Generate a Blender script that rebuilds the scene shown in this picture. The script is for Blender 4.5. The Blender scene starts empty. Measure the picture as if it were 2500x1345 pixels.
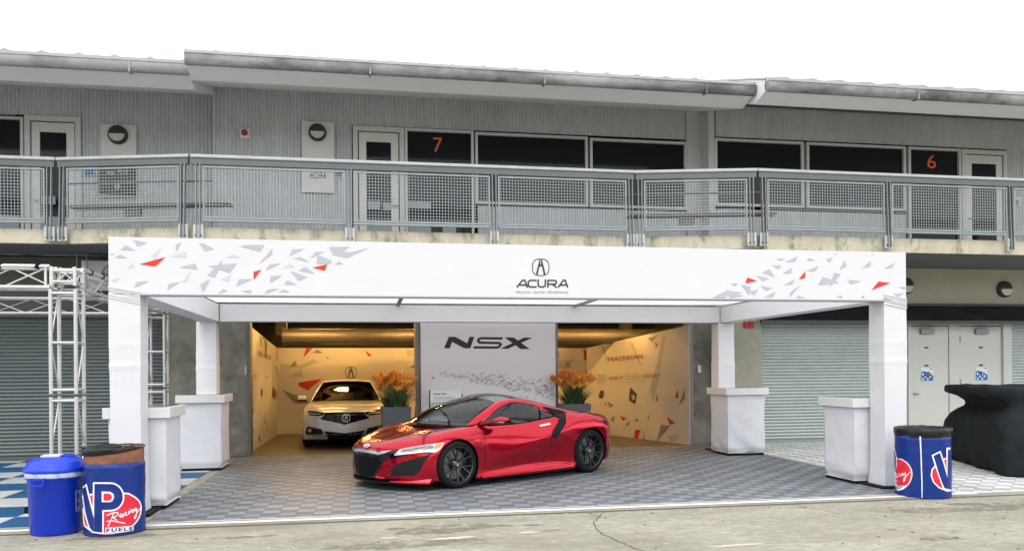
import bpy, bmesh, math, random
import numpy as np
from mathutils import Vector, Matrix
from mathutils.bvhtree import BVHTree
from mathutils.geometry import tessellate_polygon
random.seed(7)
R = math.radians
S = bpy.context.scene
COL = S.collection
# ------------------------------------------------------------------ camera
F_PX, TH, ROLL, CAM_H, CX, CY = 2000.0, R(10.2), 0.008, 1.65, 1250.0, 905.0
cam_d = bpy.data.cameras.new("camera"); cam = bpy.data.objects.new("camera", cam_d); COL.objects.link(cam)
S.camera = cam
cam_d.sensor_fit = 'HORIZONTAL'; cam_d.sensor_width = 36.0; cam_d.lens = 36.0 * F_PX / 2500.0
cam_d.clip_end = 1500; cam_d.clip_start = .1
cam_d.shift_x = 0.0; cam_d.shift_y = (CY - 672.5) / 2500.0
cam.matrix_world = Matrix.Translation((0, 0, CAM_H)) @ Matrix.Rotation(-TH, 4, 'Z') @ Matrix.Rotation(R(90), 4, 'X') @ Matrix.Rotation(-ROLL, 4, 'Z')
S.render.resolution_x, S.render.resolution_y = 1024, 550
# ------------------------------------------------------------------ light
W = bpy.data.worlds.new("World"); S.world = W; W.use_nodes = True
nt = W.node_tree; nt.nodes.clear()
sky = nt.nodes.new('ShaderNodeTexSky'); sky.sky_type = 'NISHITA'; sky.sun_disc = False
sky.sun_elevation = R(58); sky.sun_rotation = R(200); sky.dust_density = 4; sky.air_density = 1
tc = nt.nodes.new('ShaderNodeTexCoord'); nz = nt.nodes.new('ShaderNodeTexNoise'); nz.inputs['Scale'].default_value = 1.6
nz.inputs['Detail'].default_value = 5
mr = nt.nodes.new('ShaderNodeMapRange'); mr.inputs['From Min'].default_value = .3; mr.inputs['From Max'].default_value = .7
mr.inputs['To Min'].default_value = 15.5; mr.inputs['To Max'].default_value = 19.5
cb = nt.nodes.new('ShaderNodeCombineColor')
mx = nt.nodes.new('ShaderNodeMix'); mx.data_type = 'RGBA'; mx.inputs['Factor'].default_value = .9
bg = nt.nodes.new('ShaderNodeBackground'); bg.inputs['Strength'].default_value = .1
wo = nt.nodes.new('ShaderNodeOutputWorld')
L_ = nt.links.new
L_(tc.outputs['Generated'], nz.inputs['Vector']); L_(nz.outputs['Fac'], mr.inputs['Value'])
for k, t_ in enumerate((.985, .995, 1.02)):
    mm_ = nt.nodes.new('ShaderNodeMath'); mm_.operation = 'MULTIPLY'; mm_.inputs[1].default_value = t_; L_(mr.outputs['Result'], mm_.inputs[0]); L_(mm_.outputs[0], cb.inputs[k])
L_(sky.outputs['Color'], mx.inputs['A']); L_(cb.outputs['Color'], mx.inputs['B'])
L_(mx.outputs['Result'], bg.inputs['Color']); L_(bg.outputs['Background'], wo.inputs['Surface'])
sd = bpy.data.lights.new("sun", 'SUN'); sd.energy = .8; sd.angle = R(25); sd.color = (1, .97, .92)
sun = bpy.data.objects.new("sun", sd); COL.objects.link(sun)
sun.rotation_euler = (R(38), R(-8), R(0))
S.view_settings.view_transform = 'Standard'; S.view_settings.look = 'None'
S.view_settings.exposure = 0.32; S.view_settings.gamma = 1.0
S.render.engine = 'CYCLES'; S.cycles.max_bounces = 8; S.cycles.transparent_max_bounces = 12
S.cycles.caustics_reflective = False; S.cycles.caustics_refractive = False

# ------------------------------------------------------------------ pixel -> world helpers
def ray(u, v):
    a, b = u - CX, v - CY; c, s = math.cos(ROLL), math.sin(ROLL)
    x, z = (a * c - b * s) / F_PX, -(a * s + b * c) / F_PX
    return Vector((x * math.cos(TH) + math.sin(TH), math.cos(TH) - x * math.sin(TH), z))
EYE = Vector((0, 0, CAM_H))
def at(u, v, Y): d = ray(u, v); return EYE + d * (Y / d.y)
def gr(u, v, z=0.0): d = ray(u, v); return EYE + d * ((z - CAM_H) / d.z)

# ------------------------------------------------------------------ materials
MATS = {}
def mat(name, col, rough=.5, metal=0., spec=.5, coat=0., var=0., vs=4., var2=0., vs2=30., bump=0., bs=30., stretch=(1, 1, 1), emit=0., trans=0., dark=None, dl=(.5, .7)):
    if name in MATS: return MATS[name]
    m = bpy.data.materials.new(name); m.use_nodes = True; t = m.node_tree; p = t.nodes['Principled BSDF']
    p.inputs['Base Color'].default_value = (*col, 1); p.inputs['Roughness'].default_value = rough
    p.inputs['Metallic'].default_value = metal; p.inputs['Specular IOR Level'].default_value = spec
    p.inputs['Coat Weight'].default_value = coat; p.inputs['Coat Roughness'].default_value = .03
    if emit: p.inputs['Emission Color'].default_value = (*col, 1); p.inputs['Emission Strength'].default_value = emit
    lk = t.links.new
    if var or bump or dark or var2:
        tc = t.nodes.new('ShaderNodeTexCoord'); mp = t.nodes.new('ShaderNodeMapping'); mp.inputs['Scale'].default_value = stretch
        lk(tc.outputs['Object'], mp.inputs['Vector'])
    out = None
    if var or var2:
        def fac(sc, amt, det):
            n = t.nodes.new('ShaderNodeTexNoise'); n.inputs['Scale'].default_value = sc; n.inputs['Detail'].default_value = det
            n.inputs['Roughness'].default_value = .65; lk(mp.outputs['Vector'], n.inputs['Vector'])
            r = t.nodes.new('ShaderNodeMapRange'); r.inputs['From Min'].default_value = .25; r.inputs['From Max'].default_value = .75
            r.inputs['To Min'].default_value = 1 - amt; r.inputs['To Max'].default_value = 1 + amt
            lk(n.outputs['Fac'], r.inputs['Value']); return r.outputs['Result']
        f = fac(vs, var, 6) if var else None
        if var2:
            g = fac(vs2, var2, 8)
            if f:
                mm = t.nodes.new('ShaderNodeMath'); mm.operation = 'MULTIPLY'; lk(f, mm.inputs[0]); lk(g, mm.inputs[1]); f = mm.outputs[0]
            else: f = g
        vm = t.nodes.new('ShaderNodeVectorMath'); vm.operation = 'SCALE'; vm.inputs[0].default_value = col
        lk(f, vm.inputs['Scale']); out = vm.outputs[0]
        lk(out, p.inputs['Base Color'])
    if dark:
        n = t.nodes.new('ShaderNodeTexNoise'); n.inputs['Scale'].default_value = vs * .7; n.inputs['Detail'].default_value = 9
        n.inputs['Roughness'].default_value = .7; lk(mp.outputs['Vector'], n.inputs['Vector'])
        r = t.nodes.new('ShaderNodeMapRange'); r.inputs['From Min'].default_value = dl[0]; r.inputs['From Max'].default_value = dl[1]
        lk(n.outputs['Fac'], r.inputs['Value'])
        x = t.nodes.new('ShaderNodeMix'); x.data_type = 'RGBA'; lk(r.outputs['Result'], x.inputs['Factor'])
        x.inputs['A'].default_value = (*col, 1)
        if out: lk(out, x.inputs['A'])
        x.inputs['B'].default_value = (*dark, 1); lk(x.outputs['Result'], p.inputs['Base Color'])
    if bump:
        n = t.nodes.new('ShaderNodeTexNoise'); n.inputs['Scale'].default_value = bs; n.inputs['Detail'].default_value = 6
        lk(mp.outputs['Vector'], n.inputs['Vector'])
        b = t.nodes.new('ShaderNodeBump'); b.inputs['Strength'].default_value = bump; b.inputs['Distance'].default_value = .02
        lk(n.outputs['Fac'], b.inputs['Height']); lk(b.outputs['Normal'], p.inputs['Normal'])
    if trans:
        tr = t.nodes.new('ShaderNodeBsdfTranslucent'); tr.inputs['Color'].default_value = (*col, 1)
        ms = t.nodes.new('ShaderNodeMixShader'); ms.inputs['Fac'].default_value = trans
        lk(p.outputs['BSDF'], ms.inputs[1]); lk(tr.outputs['BSDF'], ms.inputs[2])
        lk(ms.outputs['Shader'], t.nodes['Material Output'].inputs['Surface'])
    MATS[name] = m; return m
def glassmat(name, tint, k=1.45, f=1.0, kd=0.):
    m = bpy.data.materials.new(name); m.use_nodes = True; t = m.node_tree; t.nodes.remove(t.nodes['Principled BSDF'])
    tr = t.nodes.new('ShaderNodeBsdfTransparent'); tr.inputs['Color'].default_value = (*tint, 1)
    gl = t.nodes.new('ShaderNodeBsdfGlossy'); gl.inputs['Roughness'].default_value = .02
    fr = t.nodes.new('ShaderNodeFresnel'); fr.inputs['IOR'].default_value = k
    ms = t.nodes.new('ShaderNodeMixShader')
    t.links.new(fr.outputs[0], ms.inputs[0]); t.links.new(tr.outputs[0], ms.inputs[1]); t.links.new(gl.outputs[0], ms.inputs[2])
    t.links.new(ms.outputs[0], t.nodes['Material Output'].inputs['Surface']); return m

# ------------------------------------------------------------------ object helpers
def tag(o, label=None, cat=None, group=None, kind=None):
    if label: o['label'] = label
    if cat: o['category'] = cat
    if group: o['group'] = group
    if kind: o['kind'] = kind
    return o
def empty(name, loc=(0, 0, 0), rz=0., label=None, cat=None, group=None):
    o = bpy.data.objects.new(name, None); COL.objects.link(o); o.location = loc; o.rotation_euler = (0, 0, rz)
    o.empty_display_size = .2
    return tag(o, label, cat, group)
class MB:
    """collects shapes, then links them as one mesh object"""
    def __init__(s): s.v = []; s.f = []; s.mi = []; s.sm = []
    def add(s, vs, fs, mi=0, smooth=False):
        b = len(s.v); s.v += [tuple(v) for v in vs]
        for f in fs: s.f.append([b + i for i in f]); s.mi.append(mi); s.sm.append(smooth)
        return s
    def box(s, x0, x1, y0, y1, z0, z1, mi=0):
        v = [(x, y, z) for x in (x0, x1) for y in (y0, y1) for z in (z0, z1)]
        return s.add(v, [(0, 1, 3, 2), (4, 6, 7, 5), (0, 4, 5, 1), (2, 3, 7, 6), (0, 2, 6, 4), (1, 5, 7, 3)], mi)
    def tube(s, a, b, r, n=10, mi=0, r2=None, cap=True):
        a, b = Vector(a), Vector(b); d = (b - a); L = d.length
        if L < 1e-6: return s
        d /= L; p = d.orthogonal().normalized(); q = d.cross(p); r2 = r if r2 is None else r2
        v = []
        for c, rr in ((a, r), (b, r2)):
            for i in range(n): t = 2 * math.pi * i / n; v.append(c + (p * math.cos(t) + q * math.sin(t)) * rr)
        k = len(s.f)
        s.add(v, [(i, (i + 1) % n, n + (i + 1) % n, n + i) for i in range(n)], mi, True)
        if cap: s.add(v[:n][::-1], [tuple(range(n))], mi); s.add(v[n:], [tuple(range(n))], mi)
        return s
    def bar(s, a, b, w, h, mi=0, up=(0, 0, 1)):
        a, b = Vector(a), Vector(b); d = (b - a).normalized(); up = Vector(up)
        sd = d.cross(up)
        if sd.length < 1e-4: sd = d.cross(Vector((1, 0, 0)))
        sd.normalize(); u = sd.cross(d); v = []
        for c in (a, b):
            for i, j in ((-1, -1), (1, -1), (1, 1), (-1, 1)): v.append(c + sd * (i * w / 2) + u * (j * h / 2))
        return s.add(v, [(0, 1, 2, 3), (7, 6, 5, 4), (0, 4, 5, 1), (1, 5, 6, 2), (2, 6, 7, 3), (3, 7, 4, 0)], mi)
    def lathe(s, prof, c=(0, 0, 0), n=32, mi=0, axis='Z', smooth=True, wob=None):
        v = []
        for (r, z) in prof:
            for i in range(n):
                t = 2 * math.pi * i / n; rr = r * (1 + (wob(t, z) if wob else 0))
                if axis == 'Z': p = (c[0] + rr * math.cos(t), c[1] + rr * math.sin(t), c[2] + z)
                else: p = (c[0] + rr * math.cos(t), c[1] + z, c[2] + rr * math.sin(t))
                v.append(p)
        fs = []
        for k in range(len(prof) - 1):
            for i in range(n):
                j = (i + 1) % n; q = (k * n + i, k * n + j, (k + 1) * n + j, (k + 1) * n + i)
                fs.append(q if axis == 'Z' else q[::-1])
        return s.add(v, fs, mi, smooth)
    def disc(s, c, r, n=24, mi=0, up=True):
        v = [(c[0] + r * math.cos(2 * math.pi * i / n), c[1] + r * math.sin(2 * math.pi * i / n), c[2]) for i in range(n)]
        return s.add(v, [tuple(range(n)) if up else tuple(range(n))[::-1]], mi)
    def prism(s, poly, y0, y1, mi=0):
        """poly of (x,z), extruded from y0 (front) to y1"""
        n = len(poly); tris = tessellate_polygon([[Vector((x, 0, z)) for x, z in poly]])
        v = [(x, y0, z) for x, z in poly] + [(x, y1, z) for x, z in poly]
        s.add(v, [tuple(t) for t in tris] + [tuple(n + i for i in t[::-1]) for t in tris] + [(i, (i + 1) % n, n + (i + 1) % n, n + i) for i in range(n)], mi)
        return s
    def profx(s, poly, x0, x1, mi=0):
        """poly of (y,z), extruded along x"""
        n = len(poly); tris = tessellate_polygon([[Vector((0, y, z)) for y, z in poly]])
        v = [(x0, y, z) for y, z in poly] + [(x1, y, z) for y, z in poly]
        return s.add(v, [tuple(t) for t in tris] + [tuple(n + i for i in t[::-1]) for t in tris] + [(i, (i + 1) % n, n + (i + 1) % n, n + i) for i in range(n)], mi)
    def grid(s, P, mi=0, smooth=True, flip=False):
        n, m = len(P), len(P[0]); v = [p for r in P for p in r]; fs = []
        for i in range(n - 1):
            for j in range(m - 1):
                q = (i * m + j, i * m + j + 1, (i + 1) * m + j + 1, (i + 1) * m + j); fs.append(q[::-1] if flip else q)
        return s.add(v, fs, mi, smooth)
    def build(s, name, mats, parent=None, bevel=0., recalc=True, loc=None):
        me = bpy.data.meshes.new(name); me.from_pydata(s.v, [], s.f)
        if not isinstance(mats, (list, tuple)): mats = [mats]
        for m in mats: me.materials.append(m)
        me.polygons.foreach_set('material_index', s.mi); me.polygons.foreach_set('use_smooth', s.sm)
        if recalc:
            bm = bmesh.new(); bm.from_mesh(me); bmesh.ops.recalc_face_normals(bm, faces=bm.faces); bm.to_mesh(me); bm.free()
        me.update()
        o = bpy.data.objects.new(name, me); COL.objects.link(o)
        if parent: o.parent = parent
        if loc: o.location = loc
        if bevel:
            b = o.modifiers.new('b', 'BEVEL'); b.width = bevel; b.segments = 2; b.limit_method = 'ANGLE'; b.angle_limit = R(40)
        return o
def copy_tree(o, parent=None):
    c = o.copy(); COL.objects.link(c)
    if parent: c.parent = parent
    for ch in list(o.children): copy_tree(ch, c)
    return c
def pip(x, y, poly):
    c = False; n = len(poly)
    for i in range(n):
        x1, y1 = poly[i]; x2, y2 = poly[(i + 1) % n]
        if (y1 > y) != (y2 > y) and x < (x2 - x1) * (y - y1) / (y2 - y1) + x1: c = not c
    return c
def textmesh(txt, shear=0., bold=0., sp=1.0):
    """2D triangles of a text, normalised to width 1 and height 1 (with its bounds)"""
    cu = bpy.data.curves.new('t', 'FONT'); cu.body = txt; cu.shear = shear; cu.offset = bold; cu.space_character = sp; cu.resolution_u = 3
    o = bpy.data.objects.new('t', cu); COL.objects.link(o); dg = bpy.context.evaluated_depsgraph_get()
    me = bpy.data.meshes.new_from_object(o.evaluated_get(dg)); bm = bmesh.new(); bm.from_mesh(me)
    bmesh.ops.triangulate(bm, faces=bm.faces); v = [(p.co.x, p.co.y) for p in bm.verts]; bm.verts.index_update()
    f = [tuple(q.index for q in t.verts) for t in bm.faces]; bm.free(); bpy.data.objects.remove(o); bpy.data.meshes.remove(me)
    xs = [p[0] for p in v]; ys = [p[1] for p in v]; x0, x1, y0, y1 = min(xs), max(xs), min(ys), max(ys)
    return [((x - x0) / (x1 - x0), (y - y0) / (y1 - y0)) for x, y in v], f
def text_on(mb, txt, fn, mi=0, **k):
    """fn(s,t)->3D, s,t in 0..1"""
    v, f = textmesh(txt, **k); mb.add([fn(a, b) for a, b in v], f, mi)
def poly_on(mb, poly, fn, mi=0):
    tr = tessellate_polygon([[Vector((x, y, 0)) for x, y in poly]])
    mb.add([fn(*p) for p in poly], [tuple(t) for t in tr], mi)
def stroke(path, w, closed=False):
    """thick polyline -> list of quads polygons"""
    out = []; n = len(path)
    P = [Vector(p) for p in path]; off = []
    for i in range(n):
        ds = []
        if i > 0 or closed: ds.append((P[i] - P[i - 1]).normalized())
        if i < n - 1 or closed: ds.append((P[(i + 1) % n] - P[i]).normalized())
        d = sum(ds, Vector((0, 0)));
        if d.length < 1e-6: d = ds[0].copy()
        d.normalize(); nn = Vector((-d.y, d.x)); c = max(.5, abs(nn.dot(Vector((-ds[0].y, ds[0].x))))); off.append(nn * (w / 2 / c))
    for i in range(n if closed else n - 1):
        j = (i + 1) % n
        out.append([tuple(P[i] + off[i]), tuple(P[j] + off[j]), tuple(P[j] - off[j]), tuple(P[i] - off[i])])
    return out
def emblem(mb, fn, mi=0):
    """oval ring with caliper 'A', in -1..1 space"""
    ring = []
    for k in range(40):
        t = 2 * math.pi * k / 40; c, s_ = math.cos(t), math.sin(t); e = 2 / 2.7
        ring.append((abs(c) ** e * (1 if c > 0 else -1) * .95, abs(s_) ** e * (1 if s_ > 0 else -1) * .95))
    for q in stroke(ring, .085, True): poly_on(mb, q, fn, mi)
    for sg in (-1, 1):
        poly_on(mb, [(sg * .13, .92), (sg * .05, .92), (sg * .05, .28), (sg * .15, .10), (sg * .36, -.90), (sg * .54, -.74)], fn, mi)
    poly_on(mb, [(-.05, .28), (.05, .28), (.15, .10), (-.15, .10)], fn, mi)
def resample(pts, n):
    """Catmull-Rom through pts, n samples by arc length"""
    P = [np.array(p, float) for p in pts]
    if len(P) == 2: return [P[0] + (P[1] - P[0]) * i / (n - 1) for i in range(n)]
    E = [2 * P[0] - P[1]] + P + [2 * P[-1] - P[-2]]; dense = []
    for i in range(1, len(E) - 2):
        for t in np.linspace(0, 1, 12, endpoint=False):
            a, b, c, d = E[i - 1], E[i], E[i + 1], E[i + 2]
            dense.append(.5 * ((2 * b) + (-a + c) * t + (2 * a - 5 * b + 4 * c - d) * t * t + (-a + 3 * b - 3 * c + d) * t ** 3))
    dense.append(P[-1]); D = np.array(dense); L = np.concatenate([[0], np.cumsum(np.linalg.norm(np.diff(D, axis=0), axis=1))])
    q = np.linspace(0, L[-1], n); return [np.array([np.interp(x, L, D[:, k]) for k in range(D.shape[1])]) for x in q]
def coons(bot, top, lef, rig, n, m):
    """bot/top run left->right, lef/rig run bottom->top"""
    b, t, l, r = resample(bot, n), resample(top, n), resample(lef, m), resample(rig, m); P = []
    for j in range(m):
        v = j / (m - 1); row = []
        for i in range(n):
            u = i / (n - 1)
            row.append((1 - v) * b[i] + v * t[i] + (1 - u) * l[j] + u * r[j] - ((1 - u) * (1 - v) * b[0] + u * (1 - v) * b[-1] + (1 - u) * v * t[0] + u * v * t[-1]))
        P.append(row)
    return P
def strip(A, B, n, m, bulge=(0, 0, 0)):
    a, b = resample(A, n), resample(B, n); bl = np.array(bulge)
    return [[a[i] * (1 - j / (m - 1)) + b[i] * (j / (m - 1)) + bl * math.sin(math.pi * j / (m - 1)) for j in range(m)] for i in range(n)]
def offset_poly(poly, d):
    """grow (d>0) a polygon given in any winding"""
    a = sum(poly[i][0] * poly[(i + 1) % len(poly)][1] - poly[(i + 1) % len(poly)][0] * poly[i][1] for i in range(len(poly)))
    sg = 1 if a > 0 else -1; out = []; n = len(poly)
    for i in range(n):
        p, q, r = Vector(poly[i - 1]), Vector(poly[i]), Vector(poly[(i + 1) % n])
        d1, d2 = (q - p).normalized(), (r - q).normalized(); n1, n2 = Vector((d1.y, -d1.x)) * sg, Vector((d2.y, -d2.x)) * sg
        b = (n1 + n2); b = b.normalized() if b.length > 1e-4 else n1; k = max(.45, b.dot(n1)); out.append(tuple(q + b * (d / k)))
    return out
def outward(o, c=(-1.3, 0, .6)):
    """make the faces of a shell look away from c (parent space)"""
    c = Vector(c); me = o.data; s = sum((p.center - c).normalized().dot(p.normal) * p.area for p in me.polygons)
    if s < 0: me.flip_normals()
    return o
def bvh_of(objs):
    """BVH in world space of evaluated objects"""
    V = []; Fc = []; bpy.context.view_layer.update(); dg = bpy.context.evaluated_depsgraph_get()
    for o in objs:
        e = o.evaluated_get(dg); me = e.to_mesh(); b = len(V); M = o.matrix_world
        V += [M @ v.co for v in me.vertices]; Fc += [tuple(b + i for i in p.vertices) for p in me.polygons]; e.to_mesh_clear()
    return BVHTree.FromPolygons(V, Fc)
def lay(bvh, verts2, faces, off, step, name, material, parent, mirror=False, px=lambda p: p, inv=None):
    """lay a flat outline (photo pixels) on a real surface as an inlay sheet riding `off` above it"""
    bm = bmesh.new(); vs = [bm.verts.new((x, y, 0)) for x, y in verts2]
    for f in faces:
        try: bm.faces.new([vs[i] for i in f])
        except ValueError: pass
    for _ in range(7):
        es = [e for e in bm.edges if e.calc_length() > step]
        if not es: break
        bmesh.ops.subdivide_edges(bm, edges=es, cuts=1, use_grid_fill=False); bmesh.ops.triangulate(bm, faces=bm.faces)
    bm.verts.index_update(); W_ = parent.matrix_world.inverted() if inv is None else inv
    co = []
    for v in bm.verts:
        u, w = px((v.co.x, v.co.y)); d = ray(u, w).normalized()
        h, nrm, _, dist = bvh.ray_cast(EYE, d)
        if h is None:
            t = co[-1][1] if co else 12.0
            q = EYE + d * t; h, nrm, _, _ = bvh.find_nearest(q); dist = t
        if nrm.dot(d) > 0: nrm = -nrm
        co.append((W_ @ (h + nrm * off), dist))
    P = [c[0] for c in co]; Fc = [tuple(v.index for v in f.verts) for f in bm.faces]; bm.free()
    mb = MB(); mb.add(P, Fc, 0, True)
    if mirror == 'join': mb.add([(p.x, -p.y, p.z) for p in P], [f[::-1] for f in Fc], 0, True)
    elif mirror: m2 = MB(); m2.add([(p.x, -p.y, p.z) for p in P], [f[::-1] for f in Fc], 0, True); m2.build(name, material, parent, recalc=False)
    return mb.build(name, material, parent, recalc=False)
def lay_poly(bvh, poly, *a, **k):
    tr = tessellate_polygon([[Vector((x, y, 0)) for x, y in poly]]); return lay(bvh, poly, [tuple(t) for t in tr], *a, **k)
# ------------------------------------------------------------------ material list
M_conc = mat('ground_concrete', (.315, .30, .245), .9, spec=.2, var=.22, vs=.8, var2=.30, vs2=11, bump=.5, bs=45, stretch=(.75, 1.3, 1), dark=(.24, .22, .165), dl=(.50, .66))
M_slab = mat('slab_concrete', (.55, .515, .40), .85, spec=.2, var=.14, vs=1.6, var2=.08, vs2=25, bump=.2, bs=40, stretch=(2.6, 1, 1.3), dark=(.22, .205, .13), dl=(.50, .66))
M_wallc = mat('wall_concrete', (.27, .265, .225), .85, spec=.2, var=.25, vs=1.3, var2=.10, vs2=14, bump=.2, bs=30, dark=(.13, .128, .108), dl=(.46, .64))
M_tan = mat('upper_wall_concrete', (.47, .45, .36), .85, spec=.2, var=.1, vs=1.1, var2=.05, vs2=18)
M_corr = mat('corrugated_metal', (.60, .63, .655), .55, metal=.25, var=.09, vs=.8, var2=.10, vs2=7, stretch=(1, 1, .25))
M_gray = mat('grey_panel_metal', (.56, .58, .605), .5, var=.04, vs=2)
M_frame = mat('window_frame_paint', (.62, .63, .63), .45, var=.03, vs=3)
M_dark = mat('dark_soffit', (.10, .105, .11), .8, var=.12, vs=1)
M_black = mat('black_void', (.012, .012, .013), .9)
M_glass = mat('dark_glass', (.006, .008, .011), .08, spec=.28)
M_soff = mat('soffit_paint', (.84, .84, .86), .6, var=.04, vs=1.5)
M_gutter = mat('weathered_gutter', (.30, .315, .315), .5, metal=.25, var=.2, vs=1.3, var2=.15, vs2=8, stretch=(.5, 1, 1), dark=(.09, .095, .09), dl=(.44, .62))
M_roof = mat('roof_metal', (.38, .39, .385), .45, metal=.3, var=.06, vs=1)
M_galv = mat('galvanised_steel', (.27, .30, .305), .42, metal=.5, var=.12, vs=6, var2=.08, vs2=50)
M_galvd = mat('galvanised_channel', (.13, .145, .145), .5, metal=.4, var=.1, vs=3)
M_wire = mat('mesh_wire', (.42, .465, .475), .45, metal=.4)
M_shutR = mat('shutter_grey_green', (.47, .53, .51), .5, metal=.2, var=.07, vs=2, var2=.04, vs2=20)
M_shutL = mat('shutter_slate', (.15, .18, .175), .55, metal=.2, var=.08, vs=2, var2=.05, vs2=20)
M_door = mat('door_paint', (.53, .55, .50), .5, var=.03, vs=2)
M_gasket = mat('dark_joint', (.07, .07, .06), .7)
M_orange = mat('orange_numeral', (.75, .13, .04), .5)
M_text = mat('dark_lettering', (.02, .02, .025), .5)
M_white = mat('white_paint', (.70, .70, .69), .4, var=.02, vs=3)
M_fab = mat('white_fabric', (.665, .67, .70), .85, spec=.2, bump=.5, bs=2.2, var=.02, vs=3)
M_fabc = mat('crumpled_white_cloth', (.70, .705, .74), .85, spec=.2, bump=.9, bs=4.5)
M_ceil = mat('canopy_fabric', (.985, .985, 1.0), .8, spec=.1, trans=.94)
M_red = mat('red_print', (.66, .03, .014), .7)
M_g1 = mat('pale_grey_print', (.43, .45, .50), .8)
M_g2 = mat('faint_grey_print', (.555, .565, .605), .8)
M_rubber = mat('black_rubber', (.012, .012, .012), .8, spec=.15, bump=.2, bs=50)
M_alu = mat('truss_aluminium', (.62, .63, .60), .38, metal=.55, var=.1, vs=5, var2=.06, vs2=40)
M_blackcloth = mat('black_cover_cloth', (.014, .017, .019), .8, spec=.12, bump=.7, bs=4, var=.2, vs=3)
M_lampd = mat('lamp_housing', (.035, .035, .035), .5)
M_lens = mat('lamp_lens', (.55, .55, .52), .2, spec=.6)
# ------------------------------------------------------------------ ground
def ground():
    mb = MB(); n = 1
    mb.add([(-150, -60, -.02), (170, -60, -.02), (170, 9.31, -.02), (-150, 9.31, -.02)], [(0, 1, 2, 3)], 0)
    mb.add([(-150, 9.34, -.008), (170, 9.34, -.008), (170, 250, -.008), (-150, 250, -.008)], [(0, 1, 2, 3)], 0)
    mb.add([(-150, 9.34, -.008), (170, 9.34, -.008), (170, 9.31, -.035), (-150, 9.31, -.035)], [(0, 1, 2, 3)], 1)
    mb.add([(-150, 9.31, -.02), (170, 9.31, -.02), (170, 9.312, -.035), (-150, 9.312, -.035)], [(0, 1, 2, 3)], 1)
    rnd = random.Random(3)
    def blotch(cx, cy, rx, ry, z, mi, seed, rot=0.):
        r = random.Random(seed); n = 150; a = [r.uniform(-1, 1) for _ in range(9)]; v = []; fr = [(r.randint(9, 48), r.uniform(0, 6), r.uniform(.3, 1)) for _ in range(14)]
        for i in range(n):
            t = 2 * math.pi * i / n
            k = 1 + .06 * sum(c * math.sin(p * t + q) * (14 / p) ** .5 for p, q, c in fr) + .17 * (a[0] * math.sin(2 * t + a[1] * 3) + a[2] * math.sin(3 * t + a[3] * 3) + a[4] * math.sin(5 * t + a[5] * 3) + .7 * a[6] * math.sin(8 * t + a[7]) + .5 * a[8] * math.sin(13 * t))
            x, y = rx * k * math.cos(t), ry * k * math.sin(t); v.append((cx + x * math.cos(rot) - y * math.sin(rot), cy + x * math.sin(rot) + y * math.cos(rot), z))
        mb.add(v + [(cx, cy, z)], [(i, (i + 1) % n, n) for i in range(n)], mi)
    z = -.0185
    g = lambda u, v: gr(u, v, -.02)
    for (u, v, rx, ry, mi, sd, rot) in [(1105, 1288, .50, .20, 2, 5, .1), (1060, 1296, .34, .13, 2, 8, 0), (975, 1328, .62, .17, 2, 11, .1), (1110, 1322, .35, .14, 2, 21, 0), (968, 1290, .09, .05, 2, 6, 0), (1300, 1281, .10, .035, 2, 16, -.1),
                                       (1345, 1294, .11, .03, 2, 18, .3), (2365, 1243, .75, .14, 2, 31, -.1), (2430, 1232, .45, .17, 2, 32, -.3), (2290, 1240, .33, .05, 2, 33, -.2), (2292, 1313, .2, .09, 2, 34, 0), (2178, 1292, .05, .03, 2, 35, 0),
                                       (1105, 1313, .24, .045, 3, 41, .1), (950, 1312, .1, .03, 3, 42, 0), (1290, 1299, .13, .035, 3, 43, .1), (280, 1310, .4, .1, 2, 51, .1), (600, 1310, .3, .04, 2, 52, .1), (1800, 1330, .3, .03, 3, 53, .05)]:
        p = g(u, v); blotch(p.x, p.y, rx, ry, z + (.0006 if mi == 3 else 0) + .0001 * (sd % 7), mi, sd, rot)
    # cracks
    def crack(pts, w, seed):
        r = random.Random(seed); P = [g(*p) for p in pts]; Q = []
        for a, b in zip(P, P[1:]):
            k = max(2, int((b - a).length / .06))
            for i in range(k): q = a.lerp(b, i / k); Q.append((q.x + r.uniform(-.018, .018), q.y + r.uniform(-.022, .022)))
        Q.append((P[-1].x, P[-1].y))
        for q in stroke(Q, w): mb.add([(x, y, -.0165) for x, y in q], [(0, 1, 2, 3)], 1)
    crack([(1419, 1241), (1440, 1252), (1462, 1262), (1448, 1274), (1452, 1288), (1475, 1305), (1520, 1325), (1570, 1345), (1650, 1375)], .013, 4)
    crack([(1466, 1236), (1475, 1250), (1462, 1262)], .009, 5)
    crack([(1360, 1241), (1368, 1255)], .01, 6)
    crack([(1700 + 715 / 3.125, 1160 + 215 / 3.125), (1700 + 900 / 3.125, 1160 + 255 / 3.125), (1700 + 1110 / 3.125, 1160 + 295 / 3.125)], .008, 7)
    for k in range(330):   # litter, grit
        u, v = rnd.uniform(0, 2500), rnd.choice([rnd.uniform(1225, 1340), rnd.uniform(1230, 1262)]); p = g(u, v); s = rnd.uniform(.003, .011)
        mb.box(p.x - s, p.x + s * 1.6, p.y - s, p.y + s, -.0195, -.0195 + s * .5, rnd.choice([3, 1, 3]))
    return tag(mb.build('ground', [M_conc, mat('ground_joint', (.10, .09, .065), .9), mat('oil_stain', (.17, .155, .12), .75, var=.3, vs=5, var2=.25, vs2=30, dark=(.30, .28, .22), dl=(.5, .62)), mat('pale_patch', (.55, .50, .40), .9, var=.1, vs=9)], recalc=False), kind='structure')
ground()
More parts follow.
